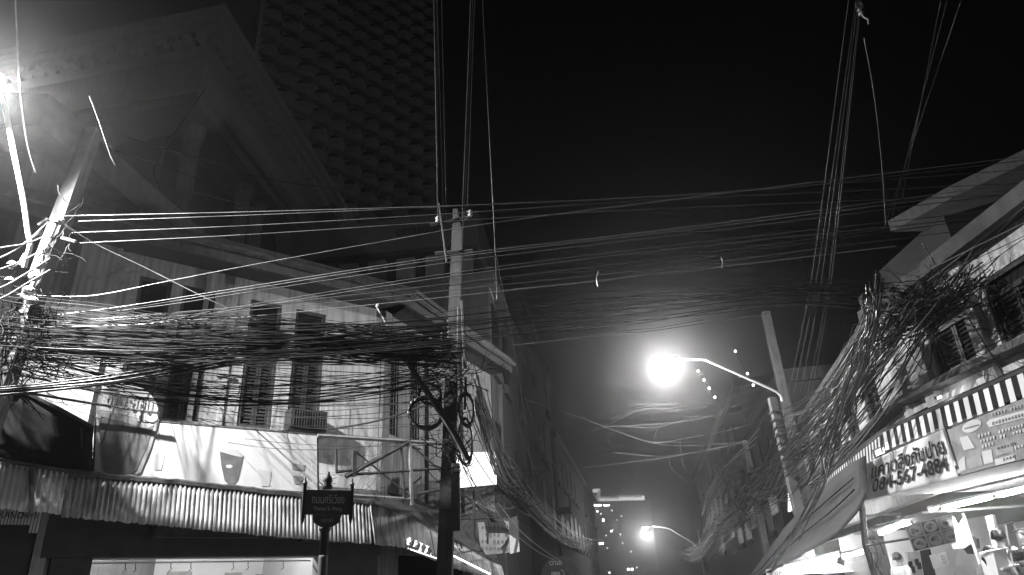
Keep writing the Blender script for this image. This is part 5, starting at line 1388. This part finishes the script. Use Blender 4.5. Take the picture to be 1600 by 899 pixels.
# strings and bulbs made up for small light points near the middle lamp
for i, tab in enumerate((((1086, 572), (1091, 580), (1100, 594), (1108, 607), (1117, 621), (1122, 628)), ((1143, 538), (1149, 549), (1168, 584), (1177, 602), (1182, 612)))):
    fs_ = thing('bulb_string', atY(*tab[0], 16), ['string of four small bulbs slanting down beside the lamp glow', 'string of three small bulbs crossing the lamp arm'][i], 'string lights')
    MB().tube([atY(*p, 16) for p in tab], .003, 4).build('wire', M_cable, fs_)
    for p in tab[1:-1]:
        c = atY(*p, 16)
        MB().lathe(c - ZUP * .03, [(.008, 0), (.026, .012), (.032, .03), (.022, .05), (.01, .06)], 8).build('bulb', M_small_light, fs_, smooth=True)

# ================================================================== PEOPLE
def person(label, head_c, height, facing, shirt, lean=0.0, hair_long=False, arm=0.0):
    """standing figure: one skinned body with face, plus hair, shirt and trousers"""
    head_c = Vector(head_c); k_ = height / 1.65; fz = Vector((math.sin(facing), math.cos(facing), 0)); sx = Vector((fz.y, -fz.x, 0))
    base = head_c - ZUP * (1.52 * k_) - fz * lean * .3
    t = thing('person', base, label, 'person')
    def P(x_, y_, z_): return base + sx * (x_ * k_) + fz * ((y_ + lean * max(0, z_ - .9) * .45) * k_) + ZUP * (z_ * k_)
    J = {}
    verts, edges, rad = [], [], []
    def add(nm, x_, y_, z_, r_, par=None, ry=None):
        J[nm] = len(verts); verts.append(P(x_, y_, z_)); rad.append((r_ * k_, (ry or r_) * k_))
        if par: edges.append((J[par], J[nm]))
    add('pelvis', 0, 0, .90, .125); add('waist', 0, 0, 1.05, .115, 'pelvis'); add('chest', 0, .01, 1.22, .14, 'waist'); add('neckb', 0, 0, 1.36, .07, 'chest')
    add('neck', 0, .01, 1.42, .05, 'neckb'); add('jaw', 0, .035, 1.47, .066, 'neck'); add('head', 0, .012, 1.53, .088, 'jaw'); add('crown', 0, 0, 1.59, .075, 'head')
    add('nose', 0, .105, 1.505, .014, 'head')
    for s_ in (-1, 1):
        n_ = str(s_)
        add('ear' + n_, s_ * .09, .0, 1.51, .016, 'head')
        add('sh' + n_, s_ * .17, 0, 1.31, .062, 'chest'); add('el' + n_, s_ * .215, -.02 + arm * .5, 1.05, .042, 'sh' + n_); add('wr' + n_, s_ * (.21 - arm * .1), .06 + arm, .84 + arm * .5, .03, 'el' + n_)
        add('palm' + n_, s_ * (.21 - arm * .1), .08 + arm, .77 + arm * .5, .032, 'wr' + n_)
        for f in range(4):
            add('f%d' % f + n_, s_ * (.21 - arm * .1) + s_ * 0, .055 + f * .018 + arm, .69 + arm * .5 + (.008 if f in (0, 3) else 0), .009, 'palm' + n_)
        add('th' + n_, s_ * (.21 - arm * .1) - s_ * .02, .125 + arm, .74 + arm * .5, .010, 'palm' + n_)
        add('hip' + n_, s_ * .09, 0, .84, .09, 'pelvis'); add('kn' + n_, s_ * .1, .01, .47, .058, 'hip' + n_); add('an' + n_, s_ * .1, -.02, .09, .04, 'kn' + n_); add('toe' + n_, s_ * .11, .14, .035, .034, 'an' + n_)
    me = bpy.data.meshes.new('body'); me.from_pydata([v - base for v in verts], edges, [])
    o = bpy.data.objects.new('body', me); me.materials.append(M_skin); place(o, base, t)
    o.modifiers.new('skin', 'SKIN'); o.modifiers.new('smooth', 'SUBSURF').levels = 2; o.modifiers['smooth'].render_levels = 2
    sl = me.skin_vertices[0].data
    for i, r_ in enumerate(rad): sl[i].radius = r_; sl[i].use_root = (i == 0)
    # eyes and mouth
    for s_ in (-1, 1):
        MB().lathe(P(s_ * .033, .093, 1.525), [(.002 * k_, -.01), (.012 * k_, 0), (.002 * k_, .006)], 8, fz).build('eye', M_hair, t)
    MB().box(P(0, .098, 1.462), .045 * k_, .008, .008, sx, fz).build('mouth', M_trouser, t)
    # hair cap
    mb = MB(); vs = []; n, m_ = 14, 7; R_ = .103 * k_; c = P(0, -.012, 1.535)
    for i in range(m_ + 1):
        ph = math.pi * .62 * i / m_
        for j in range(n):
            th = 2 * math.pi * j / n
            front = max(0, math.cos(th)); pp = ph * (1 - .42 * front) * (1.25 if hair_long and front < .2 else 1)
            r2 = R_ * (1 + .06 * math.sin(j * 3.7 + i * 2.1))
            vs.append(c + (fz * math.cos(th) + sx * math.sin(th)) * r2 * math.sin(pp) + ZUP * r2 * 1.1 * math.cos(pp))
    mb.add(vs, [(i * n + j, i * n + (j + 1) % n, (i + 1) * n + (j + 1) % n, (i + 1) * n + j) for i in range(m_) for j in range(n)])
    h = mb.build('hair', M_hair, t, smooth=True); h.modifiers.new('thickness', 'SOLIDIFY').thickness = -.012
    # shirt: torso loft with short sleeves
    mb = MB(); prof = ((.86, .165, .125), (1.0, .155, .125), (1.15, .17, .135), (1.27, .185, .13), (1.335, .15, .10), (1.37, .085, .08)); n = 18; vs = []
    for z_, a, b in prof:
        vs += [P(a * math.cos(2 * math.pi * j / n), b * math.sin(2 * math.pi * j / n), z_) for j in range(n)]
    mb.add(vs, [(i * n + j, i * n + (j + 1) % n, (i + 1) * n + (j + 1) % n, (i + 1) * n + j) for i in range(len(prof) - 1) for j in range(n)])
    for s_ in (-1, 1):
        mb.tube([P(s_ * .14, 0, 1.32), P(s_ * .185, 0, 1.29), P(s_ * .205, -.01 + arm * .2, 1.2), P(s_ * .215, -.015 + arm * .35, 1.11)], .078 * k_, 10, True, .062 * k_)
    mb.build('shirt', shirt, t, smooth=True)
    mb = MB()
    for s_ in (-1, 1):
        mb.tube([P(s_ * .085, 0, .93), P(s_ * .095, 0, .8), P(s_ * .1, .01, .47), P(s_ * .1, -.01, .1)], .105 * k_, 10, True, .07 * k_)
    mb.build('trousers', M_trouser, t, smooth=True)
    return t
hc = atY(1403, 873, 15.8); person('person in a white T-shirt facing right between the dark post and door', hc, 1.68, R(75), M_shirt_w)
hc = atY(1561, 840, 11.6); person('person with dark hair bending behind the white stall cabinet', hc, 1.70, R(60), M_shirt_w, .25)
hc = atY(1546, 866, 11.2); t = person('person in grey printed clothes with a shoulder strap, back turned', hc, 1.56, R(20), M_shirt_g, .1, True)
MB().tube(spline([atY(1534, 872, 10.95), atY(1541, 880, 10.93), atY(1546, 890, 10.95), atY(1549, 903, 11.0)], 4), .02, 5).build('strap', M_ink, t)
hc = atY(1602, 838, 11.8); person('person at the photo right edge behind the glass case', hc, 1.68, R(-60), M_shirt_g)

# ================================================================== HAZE: volume added round everything to imitate lens bloom at the lamps
hz = MB().box(V(0, 35, 80), 600, 610, 162).build('haze', M_dark, None)
tag(hz, kind='stuff')
mt = bpy.data.materials.new('haze_air'); mt.use_nodes = True
N = mt.node_tree.nodes; N.clear()
pv = N.new('ShaderNodeVolumePrincipled'); ou = N.new('ShaderNodeOutputMaterial')
pv.inputs['Density Attribute'].default_value = ''
mt.cycles.homogeneous_volume = True
pv.inputs['Color'].default_value = (.95, .95, .95, 1); pv.inputs['Density'].default_value = 0.003; pv.inputs['Anisotropy'].default_value = 0.91
mt.node_tree.links.new(pv.outputs[0], ou.inputs['Volume'])
hz.data.materials.clear(); hz.data.materials.append(mt)
